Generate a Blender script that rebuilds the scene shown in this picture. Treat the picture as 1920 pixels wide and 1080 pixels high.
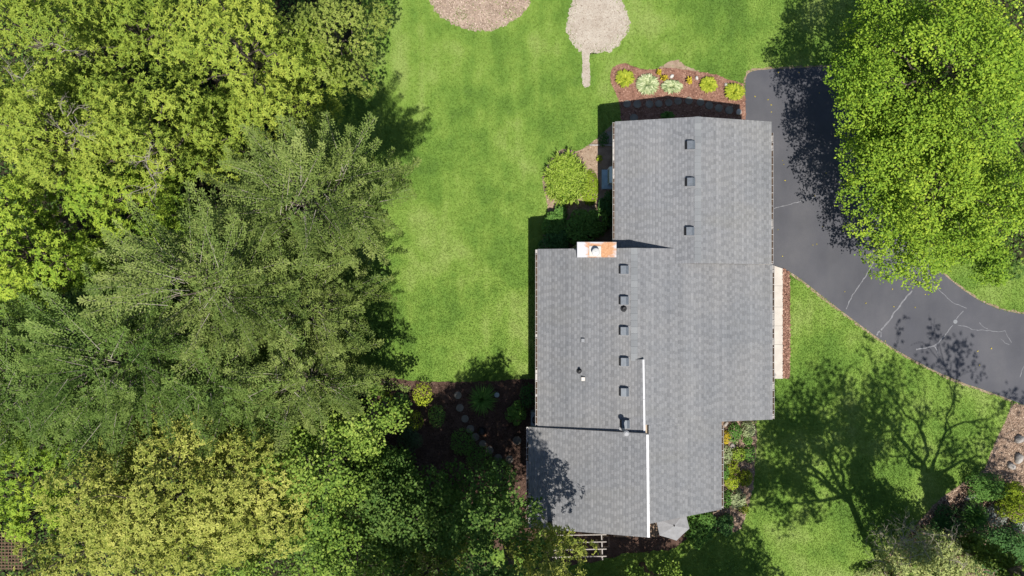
import bpy, math, random
import numpy as np
from mathutils import Vector

# ------------------------------------------------------------------ camera, sky, sun, exposure
scene = bpy.context.scene
for o in list(bpy.data.objects):
    bpy.data.objects.remove(o)
H = 36.0            # drone height above the lawn
F = 1280.0          # focal length in photograph pixels (24 mm equivalent)
cam_d = bpy.data.cameras.new('camera')
cam = bpy.data.objects.new('camera', cam_d)
scene.collection.objects.link(cam)
cam.location = (0, 0, H)
cam_d.sensor_width = 36.0
cam_d.lens = 24.0
cam_d.clip_end = 2000
scene.camera = cam
scene.render.resolution_x, scene.render.resolution_y = 1024, 576

SUN_T = Vector((-80 / F, 620 / F, -1.0))        # direction the light travels
elev = math.atan2(1.0, math.hypot(SUN_T.x, SUN_T.y))
world = bpy.data.worlds.new('World')
scene.world = world
world.use_nodes = True
wn = world.node_tree.nodes
sky = wn.new('ShaderNodeTexSky')
sky.sky_type = 'NISHITA'
sky.sun_disc = False
sky.sun_elevation = elev
sky.sun_rotation = math.atan2(-SUN_T.x, -SUN_T.y) % (2 * math.pi)
sky.air_density = 1.0
sky.dust_density = 0.6
bg = wn['Background']
bg.inputs['Strength'].default_value = 0.082
world.node_tree.links.new(sky.outputs[0], bg.inputs[0])
sun_d = bpy.data.lights.new('sun', 'SUN')
sun_d.energy = 5.0
sun_d.angle = math.radians(0.53)
sun_d.color = (1.0, 0.955, 0.88)
sun = bpy.data.objects.new('sun', sun_d)
scene.collection.objects.link(sun)
sun.location = (5, -30, 60)
sun.rotation_euler = SUN_T.to_track_quat('-Z', 'Y').to_euler()
scene.view_settings.view_transform = 'Standard'
scene.view_settings.look = 'None'
scene.view_settings.exposure = 0.65
scene.view_settings.gamma = 1.0

# ------------------------------------------------------------------ helpers
COL = scene.collection
rng = np.random.default_rng(7)
random.seed(7)

def W(px, py, h=0.0):
    s = (H - h) / F
    return ((px - 960) * s, (540 - py) * s, h)

def PX(x, y, h=0.0):
    return (960 + x * F / (H - h), 540 - y * F / (H - h))

def tag(o, label=None, cat=None, group=None, kind=None):
    if label: o['label'] = label
    if cat: o['category'] = cat
    if group: o['group'] = group
    if kind: o['kind'] = kind
    return o

def empty(name, loc=(0, 0, 0)):
    o = bpy.data.objects.new(name, None)
    o.empty_display_size = 0.2
    o.location = loc
    COL.objects.link(o)
    return o

def link(name, me, mat=None, parent=None):
    o = bpy.data.objects.new(name, me)
    COL.objects.link(o)
    if mat is not None and len(me.materials) == 0:
        me.materials.append(mat)
    if parent is not None:
        o.parent = parent
        o.location = -Vector(parent_loc(parent))
    return o

def parent_loc(p):
    v = Vector(p.location)
    while p.parent:
        p = p.parent
        v += Vector(p.location)
    return v

def mesh_np(name, V, faces_n, idx, var=None, smooth=False):
    """V (n,3); faces_n verts per face (constant); idx flat loop indices"""
    me = bpy.data.meshes.new(name)
    V = np.ascontiguousarray(V, dtype=np.float32)
    idx = np.ascontiguousarray(idx, dtype=np.int32).ravel()
    nf = len(idx) // faces_n
    me.vertices.add(len(V)); me.vertices.foreach_set('co', V.ravel())
    me.loops.add(len(idx)); me.loops.foreach_set('vertex_index', idx)
    me.polygons.add(nf)
    me.polygons.foreach_set('loop_start', np.arange(0, nf * faces_n, faces_n, dtype=np.int32))
    me.polygons.foreach_set('loop_total', np.full(nf, faces_n, dtype=np.int32))
    if smooth:
        me.polygons.foreach_set('use_smooth', np.ones(nf, dtype=bool))
    if var is not None:
        a = me.attributes.new('var', 'FLOAT', 'POINT')
        a.data.foreach_set('value', np.ascontiguousarray(var, dtype=np.float32).ravel())
    me.update(calc_edges=True)
    return me

class MB:
    """collects boxes, prisms, tubes for one mesh"""
    def __init__(s):
        s.v = []; s.f = []; s.var = []
    def add(s, verts, faces, var=0.5):
        b = len(s.v)
        s.v += [tuple(p) for p in verts]
        s.var += [var] * len(verts)
        s.f += [tuple(i + b for i in f) for f in faces]
    def box(s, x0, x1, y0, y1, z0, z1, var=0.5):
        s.add([(x0,y0,z0),(x1,y0,z0),(x1,y1,z0),(x0,y1,z0),(x0,y0,z1),(x1,y0,z1),(x1,y1,z1),(x0,y1,z1)],
              [(3,2,1,0),(4,5,6,7),(0,1,5,4),(1,2,6,5),(2,3,7,6),(3,0,4,7)], var)
    def bevbox(s, x0, x1, y0, y1, z0, z1, b=0.02, var=0.5):
        lo = [(x0,y0,z0),(x1,y0,z0),(x1,y1,z0),(x0,y1,z0)]
        mi = [(x0,y0,z1-b),(x1,y0,z1-b),(x1,y1,z1-b),(x0,y1,z1-b)]
        hi = [(x0+b,y0+b,z1),(x1-b,y0+b,z1),(x1-b,y1-b,z1),(x0+b,y1-b,z1)]
        fs = [(3,2,1,0),(8,9,10,11)]
        for k in range(4):
            j = (k + 1) % 4
            fs += [(k, j, 4+j, 4+k), (4+k, 4+j, 8+j, 8+k)]
        s.add(lo + mi + hi, fs, var)
    def bar(s, p, q, w, h, var=0.5):
        p = Vector(p); q = Vector(q); d = (q - p).normalized()
        u = Vector((0, 0, 1)) if abs(d.z) < .95 else Vector((1, 0, 0))
        a = d.cross(u).normalized() * w / 2; b = a.cross(d).normalized() * h / 2
        vs = [p-a-b, p+a-b, p+a+b, p-a+b, q-a-b, q+a-b, q+a+b, q-a+b]
        s.add(vs, [(3,2,1,0),(4,5,6,7),(0,1,5,4),(1,2,6,5),(2,3,7,6),(3,0,4,7)], var)
    def tube(s, pts, rad, n=6, cap=True, var=0.5):
        pts = [Vector(p) for p in pts]
        rings = []
        vs = []
        ref = Vector((0.31, 0.17, 0.93))
        for i, p in enumerate(pts):
            d = (pts[min(i+1, len(pts)-1)] - pts[max(i-1, 0)])
            if d.length < 1e-6: d = Vector((0, 0, 1))
            d.normalize()
            a = d.cross(ref)
            if a.length < .05: a = d.cross(Vector((1, 0, 0)))
            a.normalize(); b = d.cross(a)
            for k in range(n):
                t = 2 * math.pi * k / n
                vs.append(p + (a * math.cos(t) + b * math.sin(t)) * rad[i])
        fs = []
        for i in range(len(pts) - 1):
            for k in range(n):
                j = (k + 1) % n
                fs.append((i*n+k, i*n+j, (i+1)*n+j, (i+1)*n+k))
        if cap:
            fs.append(tuple(range(n-1, -1, -1)))
            fs.append(tuple(range((len(pts)-1)*n, len(pts)*n)))
        s.add(vs, fs, var)
    def lathe(s, c, prof, n=16, var=0.5):
        vs = []; fs = []
        for r, z in prof:
            for k in range(n):
                t = 2 * math.pi * k / n
                vs.append((c[0] + r*math.cos(t), c[1] + r*math.sin(t), c[2] + z))
        for i in range(len(prof) - 1):
            for k in range(n):
                j = (k + 1) % n
                fs.append((i*n+k, i*n+j, (i+1)*n+j, (i+1)*n+k))
        fs.append(tuple(range(n-1, -1, -1)))
        fs.append(tuple(range((len(prof)-1)*n, len(prof)*n)))
        s.add(vs, fs, var)
    def prism_y(s, prof, y0, y1, var=0.5):
        """prof = list of (x,z) counter-clockwise seen from -y; extruded along y"""
        n = len(prof)
        vs = [(x, y0, z) for x, z in prof] + [(x, y1, z) for x, z in prof]
        fs = [tuple(range(n)), tuple(range(2*n-1, n-1, -1))]
        for k in range(n):
            j = (k + 1) % n
            fs.append((j, k, n+k, n+j))
        s.add(vs, fs, var)
    def slab(s, top, t, var=0.5):
        """top = list of 3D points counter-clockwise from above; thickness t downwards"""
        n = len(top)
        vs = list(top) + [(p[0], p[1], p[2]-t) for p in top]
        fs = [tuple(range(n)), tuple(range(2*n-1, n-1, -1))]
        for k in range(n):
            j = (k + 1) % n
            fs.append((k, n+k, n+j, j))
        s.add(vs, fs, var)
    def build(s, name, mat, parent=None, smooth=False):
        me = bpy.data.meshes.new(name)
        me.from_pydata(s.v, [], s.f)
        a = me.attributes.new('var', 'FLOAT', 'POINT')
        a.data.foreach_set('value', s.var)
        if smooth:
            me.polygons.foreach_set('use_smooth', [True] * len(me.polygons))
        me.update()
        return link(name, me, mat, parent)

# ------------------------------------------------------------------ materials
def new_mat(name):
    m = bpy.data.materials.new(name)
    m.use_nodes = True
    nt = m.node_tree
    return m, nt, nt.nodes['Principled BSDF']

def N(nt, kind, **kw):
    n = nt.nodes.new(kind)
    for k, v in kw.items():
        if k in n.inputs.keys() if isinstance(k, str) else False:
            n.inputs[k].default_value = v
        else:
            setattr(n, k, v)
    return n

def pos(nt, scale=(1, 1, 1)):
    g = nt.nodes.new('ShaderNodeNewGeometry')
    mp = nt.nodes.new('ShaderNodeMapping')
    mp.inputs['Scale'].default_value = scale
    nt.links.new(g.outputs['Position'], mp.inputs['Vector'])
    return mp.outputs[0]

def noise(nt, vec, scale, detail=3, rough=.55):
    n = nt.nodes.new('ShaderNodeTexNoise')
    n.inputs['Scale'].default_value = scale
    n.inputs['Detail'].default_value = detail
    n.inputs['Roughness'].default_value = rough
    nt.links.new(vec, n.inputs['Vector'])
    return n.outputs['Fac']

def ramp(nt, fac, stops):
    r = nt.nodes.new('ShaderNodeValToRGB')
    e = r.color_ramp.elements
    while len(e) < len(stops): e.new(0.5)
    for el, (p, c) in zip(e, stops):
        el.position = p
        el.color = (*c, 1) if len(c) == 3 else c
    nt.links.new(fac, r.inputs[0])
    return r.outputs[0]

def mix(nt, fac, a, b, mode='MIX'):
    m = nt.nodes.new('ShaderNodeMix')
    m.data_type = 'RGBA'; m.blend_type = mode
    for s, v in ((m.inputs[0], fac), (m.inputs[6], a), (m.inputs[7], b)):
        if isinstance(v, (int, float)): s.default_value = v
        elif isinstance(v, tuple): s.default_value = (*v, 1)
        else: nt.links.new(v, s)
    return m.outputs[2]

def mathn(nt, op, a, b=0.0, c=None):
    m = nt.nodes.new('ShaderNodeMath'); m.operation = op
    for i, v in enumerate((a, b, c)):
        if v is None: continue
        if isinstance(v, (int, float)): m.inputs[i].default_value = v
        else: nt.links.new(v, m.inputs[i])
    return m.outputs[0]

def bump(nt, bsdf, height, strength=.4, dist=.02):
    b = nt.nodes.new('ShaderNodeBump')
    b.inputs['Strength'].default_value = strength
    b.inputs['Distance'].default_value = dist
    nt.links.new(height, b.inputs['Height'])
    nt.links.new(b.outputs[0], bsdf.inputs['Normal'])

def attr(nt, name='var'):
    a = nt.nodes.new('ShaderNodeAttribute')
    a.attribute_name = name
    return a.outputs['Fac']

def plain(name, col, rough=.6, metal=0.0, nscale=6.0, namp=.25, spec=.4):
    m, nt, b = new_mat(name)
    f = noise(nt, pos(nt), nscale, 5)
    c0 = tuple(c * (1 - namp) for c in col); c1 = tuple(min(1, c * (1 + namp)) for c in col)
    nt.links.new(ramp(nt, f, [(.3, c0), (.7, c1)]), b.inputs['Base Color'])
    b.inputs['Roughness'].default_value = rough
    b.inputs['Metallic'].default_value = metal
    b.inputs['Specular IOR Level'].default_value = spec
    return m

def foliage(name, dark, mid, light, trans=.26, rough=.6, tcol=None, spec=.10):
    m, nt, b = new_mat(name)
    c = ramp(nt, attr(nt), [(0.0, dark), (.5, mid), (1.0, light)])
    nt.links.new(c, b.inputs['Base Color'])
    b.inputs['Roughness'].default_value = rough
    b.inputs['Specular IOR Level'].default_value = spec
    t = nt.nodes.new('ShaderNodeBsdfTranslucent')
    nt.links.new(mix(nt, 1.0, c, tcol or (1.25, 1.2, .55), 'MULTIPLY'), t.inputs[0])
    ms = nt.nodes.new('ShaderNodeMixShader')
    ms.inputs[0].default_value = trans
    nt.links.new(b.outputs[0], ms.inputs[1])
    nt.links.new(t.outputs[0], ms.inputs[2])
    nt.links.new(ms.outputs[0], nt.nodes['Material Output'].inputs[0])
    return m

def lawn_colour(nt):
    p = pos(nt)
    big = noise(nt, p, .22, 3, .5)
    medn = noise(nt, p, .9, 4, .6)
    fine = noise(nt, p, 7.0, 4, .7)
    ps = pos(nt, (1.6, .12, 1))
    streak = noise(nt, ps, 1.1, 2, .5)
    s = mathn(nt, 'ADD', mathn(nt, 'MULTIPLY', big, .62), mathn(nt, 'MULTIPLY', medn, .26))
    s = mathn(nt, 'ADD', s, mathn(nt, 'MULTIPLY', fine, .10))
    s = mathn(nt, 'ADD', s, mathn(nt, 'MULTIPLY', streak, .16))
    c = ramp(nt, s, [(.42, (.078, .146, .024)), (.52, (.118, .204, .033)), (.60, (.166, .254, .046)), (.70, (.225, .295, .080))])
    dry = noise(nt, p, 1.7, 5, .75)
    dm = nt.nodes.new('ShaderNodeMapRange')
    dm.inputs[1].default_value = .60; dm.inputs[2].default_value = .78
    nt.links.new(dry, dm.inputs[0])
    return mix(nt, mathn(nt, 'MULTIPLY', dm.outputs[0], .40), c, (.26, .32, .11))

def lawn_mat(name, blades):
    m, nt, b = new_mat(name)
    c = lawn_colour(nt)
    if blades:
        c = mix(nt, 1.0, c, ramp(nt, attr(nt), [(0, (.82, .85, .78)), (.6, (1.05, 1.05, 1.0)), (1, (1.38, 1.30, 1.35))]), 'MULTIPLY')
    else:
        f = noise(nt, pos(nt), 38.0, 3, .7)
        c = mix(nt, 1.0, c, ramp(nt, f, [(.3, (.5, .55, .45)), (.7, (1.15, 1.15, 1.1))]), 'MULTIPLY')
        bump(nt, b, noise(nt, pos(nt), 30.0, 4, .8), .7, .05)
    nt.links.new(c, b.inputs['Base Color'])
    b.inputs['Roughness'].default_value = .75
    b.inputs['Specular IOR Level'].default_value = .15
    if blades:
        t = nt.nodes.new('ShaderNodeBsdfTranslucent')
        nt.links.new(mix(nt, 1.0, c, (1.15, 1.1, .6), 'MULTIPLY'), t.inputs[0])
        ms = nt.nodes.new('ShaderNodeMixShader'); ms.inputs[0].default_value = .35
        nt.links.new(b.outputs[0], ms.inputs[1]); nt.links.new(t.outputs[0], ms.inputs[2])
        nt.links.new(ms.outputs[0], nt.nodes['Material Output'].inputs[0])
    return m

def soil_mat(name, stops, s1=3.0, s2=28.0, bd=.04):
    m, nt, b = new_mat(name)
    p = pos(nt)
    s = mathn(nt, 'ADD', mathn(nt, 'MULTIPLY', noise(nt, p, s1, 4, .6), .55), mathn(nt, 'MULTIPLY', noise(nt, p, s2, 4, .8), .55))
    nt.links.new(ramp(nt, s, stops), b.inputs['Base Color'])
    b.inputs['Roughness'].default_value = .9
    b.inputs['Specular IOR Level'].default_value = .1
    bump(nt, b, noise(nt, p, s2, 4, .8), .8, bd)
    return m

def chips_mat(name, stops):
    m, nt, b = new_mat(name)
    nt.links.new(ramp(nt, attr(nt), stops), b.inputs['Base Color'])
    b.inputs['Roughness'].default_value = .85
    b.inputs['Specular IOR Level'].default_value = .15
    return m

M = {}
M['lawn'] = lawn_mat('lawn_ground', False)
M['blade'] = lawn_mat('lawn_blades', True)
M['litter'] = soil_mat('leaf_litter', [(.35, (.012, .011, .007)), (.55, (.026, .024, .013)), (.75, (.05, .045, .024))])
M['mulch_red'] = soil_mat('red_mulch', [(.35, (.10, .050, .035)), (.55, (.20, .105, .075)), (.75, (.32, .20, .15))], 2.0, 34.0)
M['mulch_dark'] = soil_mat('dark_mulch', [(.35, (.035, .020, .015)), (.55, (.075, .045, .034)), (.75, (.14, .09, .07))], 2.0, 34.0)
M['mulch_tan'] = soil_mat('tan_mulch', [(.35, (.10, .068, .046)), (.55, (.21, .148, .108)), (.75, (.33, .25, .19))], 1.6, 34.0)
M['sand'] = soil_mat('pale_gravel', [(.30, (.17, .125, .095)), (.5, (.315, .272, .225)), (.75, (.41, .37, .315))], 1.4, 40.0, .03)
M['dirt'] = soil_mat('tan_dirt', [(.35, (.13, .09, .062)), (.55, (.24, .175, .125)), (.75, (.33, .26, .20))], 2.4, 30.0, .03)
M['mulch_pale'] = soil_mat('faded_mulch', [(.35, (.13, .095, .07)), (.55, (.27, .205, .16)), (.75, (.38, .30, .24))], 1.6, 34.0)
M['chip_pale2'] = chips_mat('faded_chips', [(0, (.11, .075, .055)), (.5, (.30, .225, .175)), (1, (.48, .39, .32))])
M['chip_red'] = chips_mat('red_chips', [(0, (.075, .036, .026)), (.5, (.20, .105, .075)), (1, (.38, .24, .18))])
M['chip_dark'] = chips_mat('dark_chips', [(0, (.025, .014, .010)), (.5, (.075, .045, .033)), (1, (.16, .105, .08))])
M['chip_tan'] = chips_mat('tan_chips', [(0, (.09, .055, .035)), (.5, (.27, .185, .13)), (1, (.52, .41, .31))])
M['chip_pale'] = chips_mat('pale_chips', [(0, (.14, .10, .07)), (.4, (.315, .272, .225)), (1, (.46, .42, .36))])

def asphalt():
    m, nt, b = new_mat('asphalt')
    p = pos(nt)
    s = mathn(nt, 'ADD', mathn(nt, 'MULTIPLY', noise(nt, p, .35, 4, .6), .6), mathn(nt, 'MULTIPLY', noise(nt, p, 45, 3, .8), .4))
    c = ramp(nt, s, [(.34, (.043, .044, .052)), (.52, (.059, .060, .069)), (.70, (.080, .079, .087))])
    st = noise(nt, pos(nt, (1, .25, 1)), .8, 3, .6)
    c = mix(nt, 1.0, c, ramp(nt, st, [(.3, (.9, .9, .92)), (.7, (1.12, 1.1, 1.06))]), 'MULTIPLY')
    nt.links.new(c, b.inputs['Base Color'])
    b.inputs['Roughness'].default_value = .75
    b.inputs['Specular IOR Level'].default_value = .3
    bump(nt, b, noise(nt, p, 60, 3, .8), .35, .01)
    return m
M['asphalt'] = asphalt()
M['crack'] = plain('crack_sealant', (.135, .135, .145), .7, nscale=9, namp=.35)
M['concrete'] = plain('pale_concrete', (.40, .365, .325), .8, nscale=2.5, namp=.10, spec=.2)
M['stone'] = soil_mat('paver_stone', [(.3, (.10, .09, .075)), (.55, (.17, .155, .13)), (.8, (.25, .23, .20))], 3.0, 40.0, .01)
M['rock'] = soil_mat('field_rock', [(.3, (.13, .115, .10)), (.5, (.25, .225, .205)), (.75, (.42, .40, .37))], 2.2, 14.0, .03)
M['whiterock'] = soil_mat('white_rock', [(.3, (.28, .26, .235)), (.55, (.42, .40, .37)), (.8, (.52, .50, .47))], 3.0, 16.0, .02)

def shingle_mat(name, gain, warm=1.0):
    m, nt, b = new_mat(name)
    v = attr(nt)
    p = pos(nt)
    g = noise(nt, p, 55.0, 3, .8)
    big = noise(nt, p, .35, 4, .6)
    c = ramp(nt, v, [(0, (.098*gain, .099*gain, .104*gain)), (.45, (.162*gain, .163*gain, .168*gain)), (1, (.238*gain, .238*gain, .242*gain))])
    c = mix(nt, 1.0, c, ramp(nt, g, [(.3, (.90, .90, .90)), (.7, (1.10, 1.10, 1.10))]), 'MULTIPLY')
    c = mix(nt, 1.0, c, ramp(nt, big, [(.3, (.88, .90, .93)), (.5, (1.0, 1.0, 1.005)), (.72, (1.07, 1.05, 1.02*warm))]), 'MULTIPLY')
    st = noise(nt, pos(nt, (.25, 1.0, 1)), .8, 1, .5)
    sm = nt.nodes.new('ShaderNodeMapRange'); sm.inputs[1].default_value = .58; sm.inputs[2].default_value = .8
    nt.links.new(st, sm.inputs[0])
    c = mix(nt, mathn(nt, 'MULTIPLY', sm.outputs[0], .22), c, (.15, .142, .115))
    nt.links.new(c, b.inputs['Base Color'])
    b.inputs['Roughness'].default_value = .85
    b.inputs['Specular IOR Level'].default_value = .25
    bump(nt, b, g, .4, .006)
    return m
M['shingle'] = shingle_mat('grey_shingles', .98)
M['shingle_n'] = shingle_mat('pale_grey_shingles', 1.06)
def ridge_mat():
    m, nt, b = new_mat('ridge_cap_shingle')
    oi = nt.nodes.new('ShaderNodeObjectInfo')
    g = noise(nt, pos(nt), 55.0, 3, .8)
    c = ramp(nt, oi.outputs['Random'], [(0, (.128, .134, .140)), (.5, (.150, .156, .162)), (1, (.172, .178, .182))])
    c = mix(nt, 1.0, c, ramp(nt, g, [(.3, (.88, .88, .88)), (.7, (1.1, 1.1, 1.1))]), 'MULTIPLY')
    nt.links.new(c, b.inputs['Base Color'])
    b.inputs['Roughness'].default_value = .85
    return m
M['ridge'] = ridge_mat()
M['fascia'] = plain('fascia_board', (.20, .17, .145), .7, nscale=8)
M['white'] = plain('white_metal_trim', (.40, .40, .415), .45, nscale=3, namp=.10)
M['cream'] = plain('cream_metal', (.42, .395, .36), .5, nscale=5, namp=.06)
M['capgrey'] = plain('flue_cap_metal', (.40, .40, .385), .4, nscale=9, namp=.1)
M['gutter'] = plain('pale_gutter', (.30, .28, .265), .5, nscale=5, namp=.2)
M['debris'] = soil_mat('gutter_debris', [(.3, (.02, .016, .012)), (.55, (.07, .048, .034)), (.8, (.16, .11, .08))], 5.0, 30.0)
M['ventgrey'] = plain('vent_metal', (.095, .108, .125), .5, metal=.2, nscale=9, namp=.15)
M['ventpan'] = plain('vent_flange', (.16, .165, .175), .6, metal=.2, nscale=9, namp=.15)
M['black'] = plain('black_rubber', (.012, .012, .014), .6)
M['steel'] = plain('galvanised_steel', (.26, .26, .27), .7, metal=.0, nscale=12, namp=.15)
M['siding'] = plain('tan_siding', (.30, .24, .18), .75, nscale=4, namp=.12)
M['glass'] = plain('window_glass', (.02, .025, .03), .08, nscale=2, namp=.2, spec=.8)
M['brickish'] = plain('chimney_siding', (.10, .085, .075), .8, nscale=7)
M['doorwhite'] = plain('garage_door_white', (.72, .70, .67), .5, namp=.05)
M['deckwood'] = plain('weathered_wood', (.20, .135, .09), .8, nscale=9, namp=.3)
M['greywood'] = plain('silvered_wood', (.27, .245, .225), .75, nscale=9, namp=.25)
M['lattice'] = plain('brown_lattice', (.095, .055, .03), .8, nscale=9, namp=.3)
M['canvas'] = plain('grey_canvas', (.20, .20, .21), .85, nscale=5, namp=.10, spec=.1)
M['bluepad'] = plain('blue_grey_pad', (.27, .38, .46), .8, nscale=4, namp=.15)
M['unit'] = plain('pale_unit_shell', (.56, .62, .68), .45, nscale=4, namp=.06)
M['acmetal'] = plain('dark_grey_unit', (.16, .19, .21), .5, nscale=6, namp=.15)
M['terracotta'] = plain('terracotta', (.42, .18, .085), .8)
M['pot'] = plain('grey_pot_rim', (.17, .15, .125), .8)
M['paleblue'] = plain('pale_blue_glaze', (.20, .25, .26), .5)
M['bark'] = soil_mat('bark', [(.3, (.035, .028, .022)), (.55, (.085, .07, .055)), (.8, (.17, .145, .12))], 4.0, 22.0, .03)
M['palebark'] = soil_mat('pale_bark', [(.3, (.14, .12, .095)), (.55, (.26, .23, .19)), (.8, (.42, .38, .33))], 4.0, 22.0, .02)
M['deadwood'] = soil_mat('dead_twigs', [(.3, (.13, .11, .09)), (.55, (.24, .205, .175)), (.8, (.36, .32, .28))], 4.0, 22.0, .01)

def chase_mat():
    m, nt, b = new_mat('rusty_white_metal')
    g = nt.nodes.new('ShaderNodeNewGeometry')
    sep = nt.nodes.new('ShaderNodeSeparateXYZ')
    nt.links.new(g.outputs['Position'], sep.inputs[0])
    n1 = noise(nt, pos(nt, (.8, 1.6, 1)), 2.6, 5, .65)
    # rust runs from the flue plate towards the low east corner and a little to the west of it
    xc = CH_X0 + (CH_X1 - CH_X0) * .63
    d = mathn(nt, 'ABSOLUTE', mathn(nt, 'SUBTRACT', sep.outputs['X'], xc))
    d = mathn(nt, 'DIVIDE', d, (CH_X1 - CH_X0) * .46)
    yy = mathn(nt, 'DIVIDE', mathn(nt, 'ABSOLUTE', mathn(nt, 'SUBTRACT', sep.outputs['Y'], CH_Y0 + (CH_Y1 - CH_Y0) * .40)), (CH_Y1 - CH_Y0) * .62)
    dd = mathn(nt, 'MAXIMUM', d, yy)
    f = mathn(nt, 'ADD', mathn(nt, 'SUBTRACT', 1.0, dd), mathn(nt, 'MULTIPLY', mathn(nt, 'SUBTRACT', n1, .5), 1.5))
    mr = nt.nodes.new('ShaderNodeMapRange')
    mr.inputs[1].default_value = .10; mr.inputs[2].default_value = .36
    nt.links.new(f, mr.inputs[0])
    n2 = noise(nt, pos(nt), 14, 4, .7)
    rust = ramp(nt, n2, [(.3, (.26, .105, .035)), (.55, (.37, .18, .075)), (.75, (.40, .26, .15))])
    nt.links.new(mix(nt, mr.outputs[0], (.37, .37, .385), rust), b.inputs['Base Color'])
    b.inputs['Roughness'].default_value = .5
    return m

# leaf palettes
M['A'] = foliage('boxelder_leaves', (0.085, 0.149, 0.022), (0.207, 0.275, 0.038), (0.355, 0.396, 0.062))
M['A2'] = foliage('bright_boxelder_leaves', (0.069, 0.152, 0.017), (0.189, 0.288, 0.031), (0.350, 0.426, 0.050))
M['G'] = foliage('grey_green_leaves', (0.089, 0.135, 0.022), (0.189, 0.239, 0.046), (0.316, 0.342, 0.086))
M['B'] = foliage('elm_leaves', (0.061, 0.104, 0.023), (0.134, 0.184, 0.042), (0.255, 0.297, 0.091))
M['B2'] = foliage('dark_elm_leaves', (0.047, 0.097, 0.018), (0.107, 0.169, 0.036), (0.198, 0.262, 0.067))
M['C'] = foliage('cream_oak_leaves', (0.076, 0.117, 0.015), (0.203, 0.235, 0.040), (0.462, 0.457, 0.117))
M['D'] = foliage('maple_leaves', (0.063, 0.127, 0.019), (0.158, 0.245, 0.037), (0.317, 0.385, 0.077))
M['D2'] = foliage('shade_toned_maple_leaves', (0.028, 0.067, 0.013), (0.064, 0.124, 0.024), (0.130, 0.197, 0.040))  # darkened copy of the maple palette, tree shade put into the colour
M['E'] = foliage('yellow_green_maple_leaves', (0.077, 0.155, 0.015), (0.183, 0.291, 0.027), (0.343, 0.430, 0.044))
M['F'] = foliage('yellow_shrub_leaves', (0.120, 0.180, 0.058), (0.325, 0.368, 0.132), (0.616, 0.629, 0.251))
M['T'] = foliage('locust_leaves', (0.034, 0.067, 0.010), (0.091, 0.138, 0.023), (0.173, 0.235, 0.043))
M['shrub'] = foliage('shrub_leaves', (0.035, 0.097, 0.020), (0.080, 0.178, 0.035), (0.153, 0.274, 0.056), .25)
M['shrub_dark'] = foliage('dark_shrub_leaves', (0.020, 0.065, 0.020), (0.047, 0.119, 0.034), (0.093, 0.186, 0.050), .25)
M['juniper'] = foliage('juniper_leaves', (0.036, 0.066, 0.026), (0.084, 0.126, 0.058), (0.150, 0.198, 0.102), .15)
M['lime'] = foliage('lime_leaves', (0.099, 0.158, 0.014), (0.263, 0.340, 0.025), (0.461, 0.521, 0.053), .3)
M['hosta'] = foliage('hosta_leaves', (.11, .16, .014), (.27, .32, .026), (.44, .46, .06), .3)
M['varieg'] = foliage('variegated_leaves', (0.129, 0.184, 0.074), (0.313, 0.368, 0.184), (0.570, 0.589, 0.386), .25)
M['daylily'] = foliage('daylily_blades', (0.090, 0.162, 0.020), (0.216, 0.313, 0.035), (0.387, 0.486, 0.100), .3)
M['deepblade'] = foliage('deep_green_blades', (0.040, 0.112, 0.022), (0.088, 0.208, 0.038), (0.176, 0.320, 0.072), .3)
M['gold'] = foliage('golden_leaves', (.20, .17, .015), (.42, .33, .025), (.60, .48, .06), .3)
M['silver'] = foliage('silver_leaves', (.12, .15, .13), (.26, .29, .26), (.42, .45, .42), .2)
M['cover'] = foliage('lime_ground_cover', (0.101, 0.158, 0.014), (0.211, 0.304, 0.025), (0.296, 0.399, 0.040), .2)

# ------------------------------------------------------------------ ground and ground sheets
def poly_area_pts(poly, step=.25, jit=.05, seed=0):
    r = random.Random(seed)
    out = []
    n = len(poly)
    for i in range(n):
        a = poly[i]; b = poly[(i + 1) % n]
        L = math.hypot(b[0]-a[0], b[1]-a[1])
        k = max(1, int(L / step))
        for j in range(k):
            t = j / k
            out.append((a[0]+(b[0]-a[0])*t + r.uniform(-jit, jit), a[1]+(b[1]-a[1])*t + r.uniform(-jit, jit)))
    return out

def smooth_poly(poly, it=2):
    for _ in range(it):
        q = []
        n = len(poly)
        for i in range(n):
            a = poly[i]; b = poly[(i+1) % n]
            q.append((a[0]*.75+b[0]*.25, a[1]*.75+b[1]*.25))
            q.append((a[0]*.25+b[0]*.75, a[1]*.25+b[1]*.75))
        poly = q
    return poly

def inside(poly, X, Y):
    res = np.zeros(len(X), bool)
    n = len(poly)
    for i in range(n):
        x0, y0 = poly[i]; x1, y1 = poly[(i+1) % n]
        if y0 == y1: continue
        c = ((y0 > Y) != (y1 > Y)) & (X < (x1-x0)*(Y-y0)/(y1-y0) + x0)
        res ^= c
    return res

def G(pts, ox=0, oy=0, z=1.0):
    return [W(ox + x / z, oy + y / z)[:2] for x, y in pts]

from mathutils.geometry import tessellate_polygon
def sheet(name, poly, z, mat, jit=.04, step=.2, seed=0, kind='structure', parent=None, smooth=1):
    p = smooth_poly(poly, smooth) if smooth else poly
    p = poly_area_pts(p, step, jit, seed) if jit else p
    V = [Vector((x, y, z)) for x, y in p]
    tris = tessellate_polygon([V])
    me = bpy.data.meshes.new(name)
    fs = []
    for t in tris:
        a, b, c = (V[i] for i in t)
        fs.append(tuple(t) if (b-a).cross(c-a).z > 0 else tuple(reversed(t)))
    me.from_pydata([tuple(v) for v in V], [], fs)
    me.update()
    o = link(name, me, mat, parent)
    if kind: o['kind'] = kind
    return o, p

g = MB()
g.add([(-400,-400,0),(400,-400,0),(400,400,0),(-400,400,0)], [(0,1,2,3)])
tag(g.build('ground', M['lawn']), kind='structure')

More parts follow.
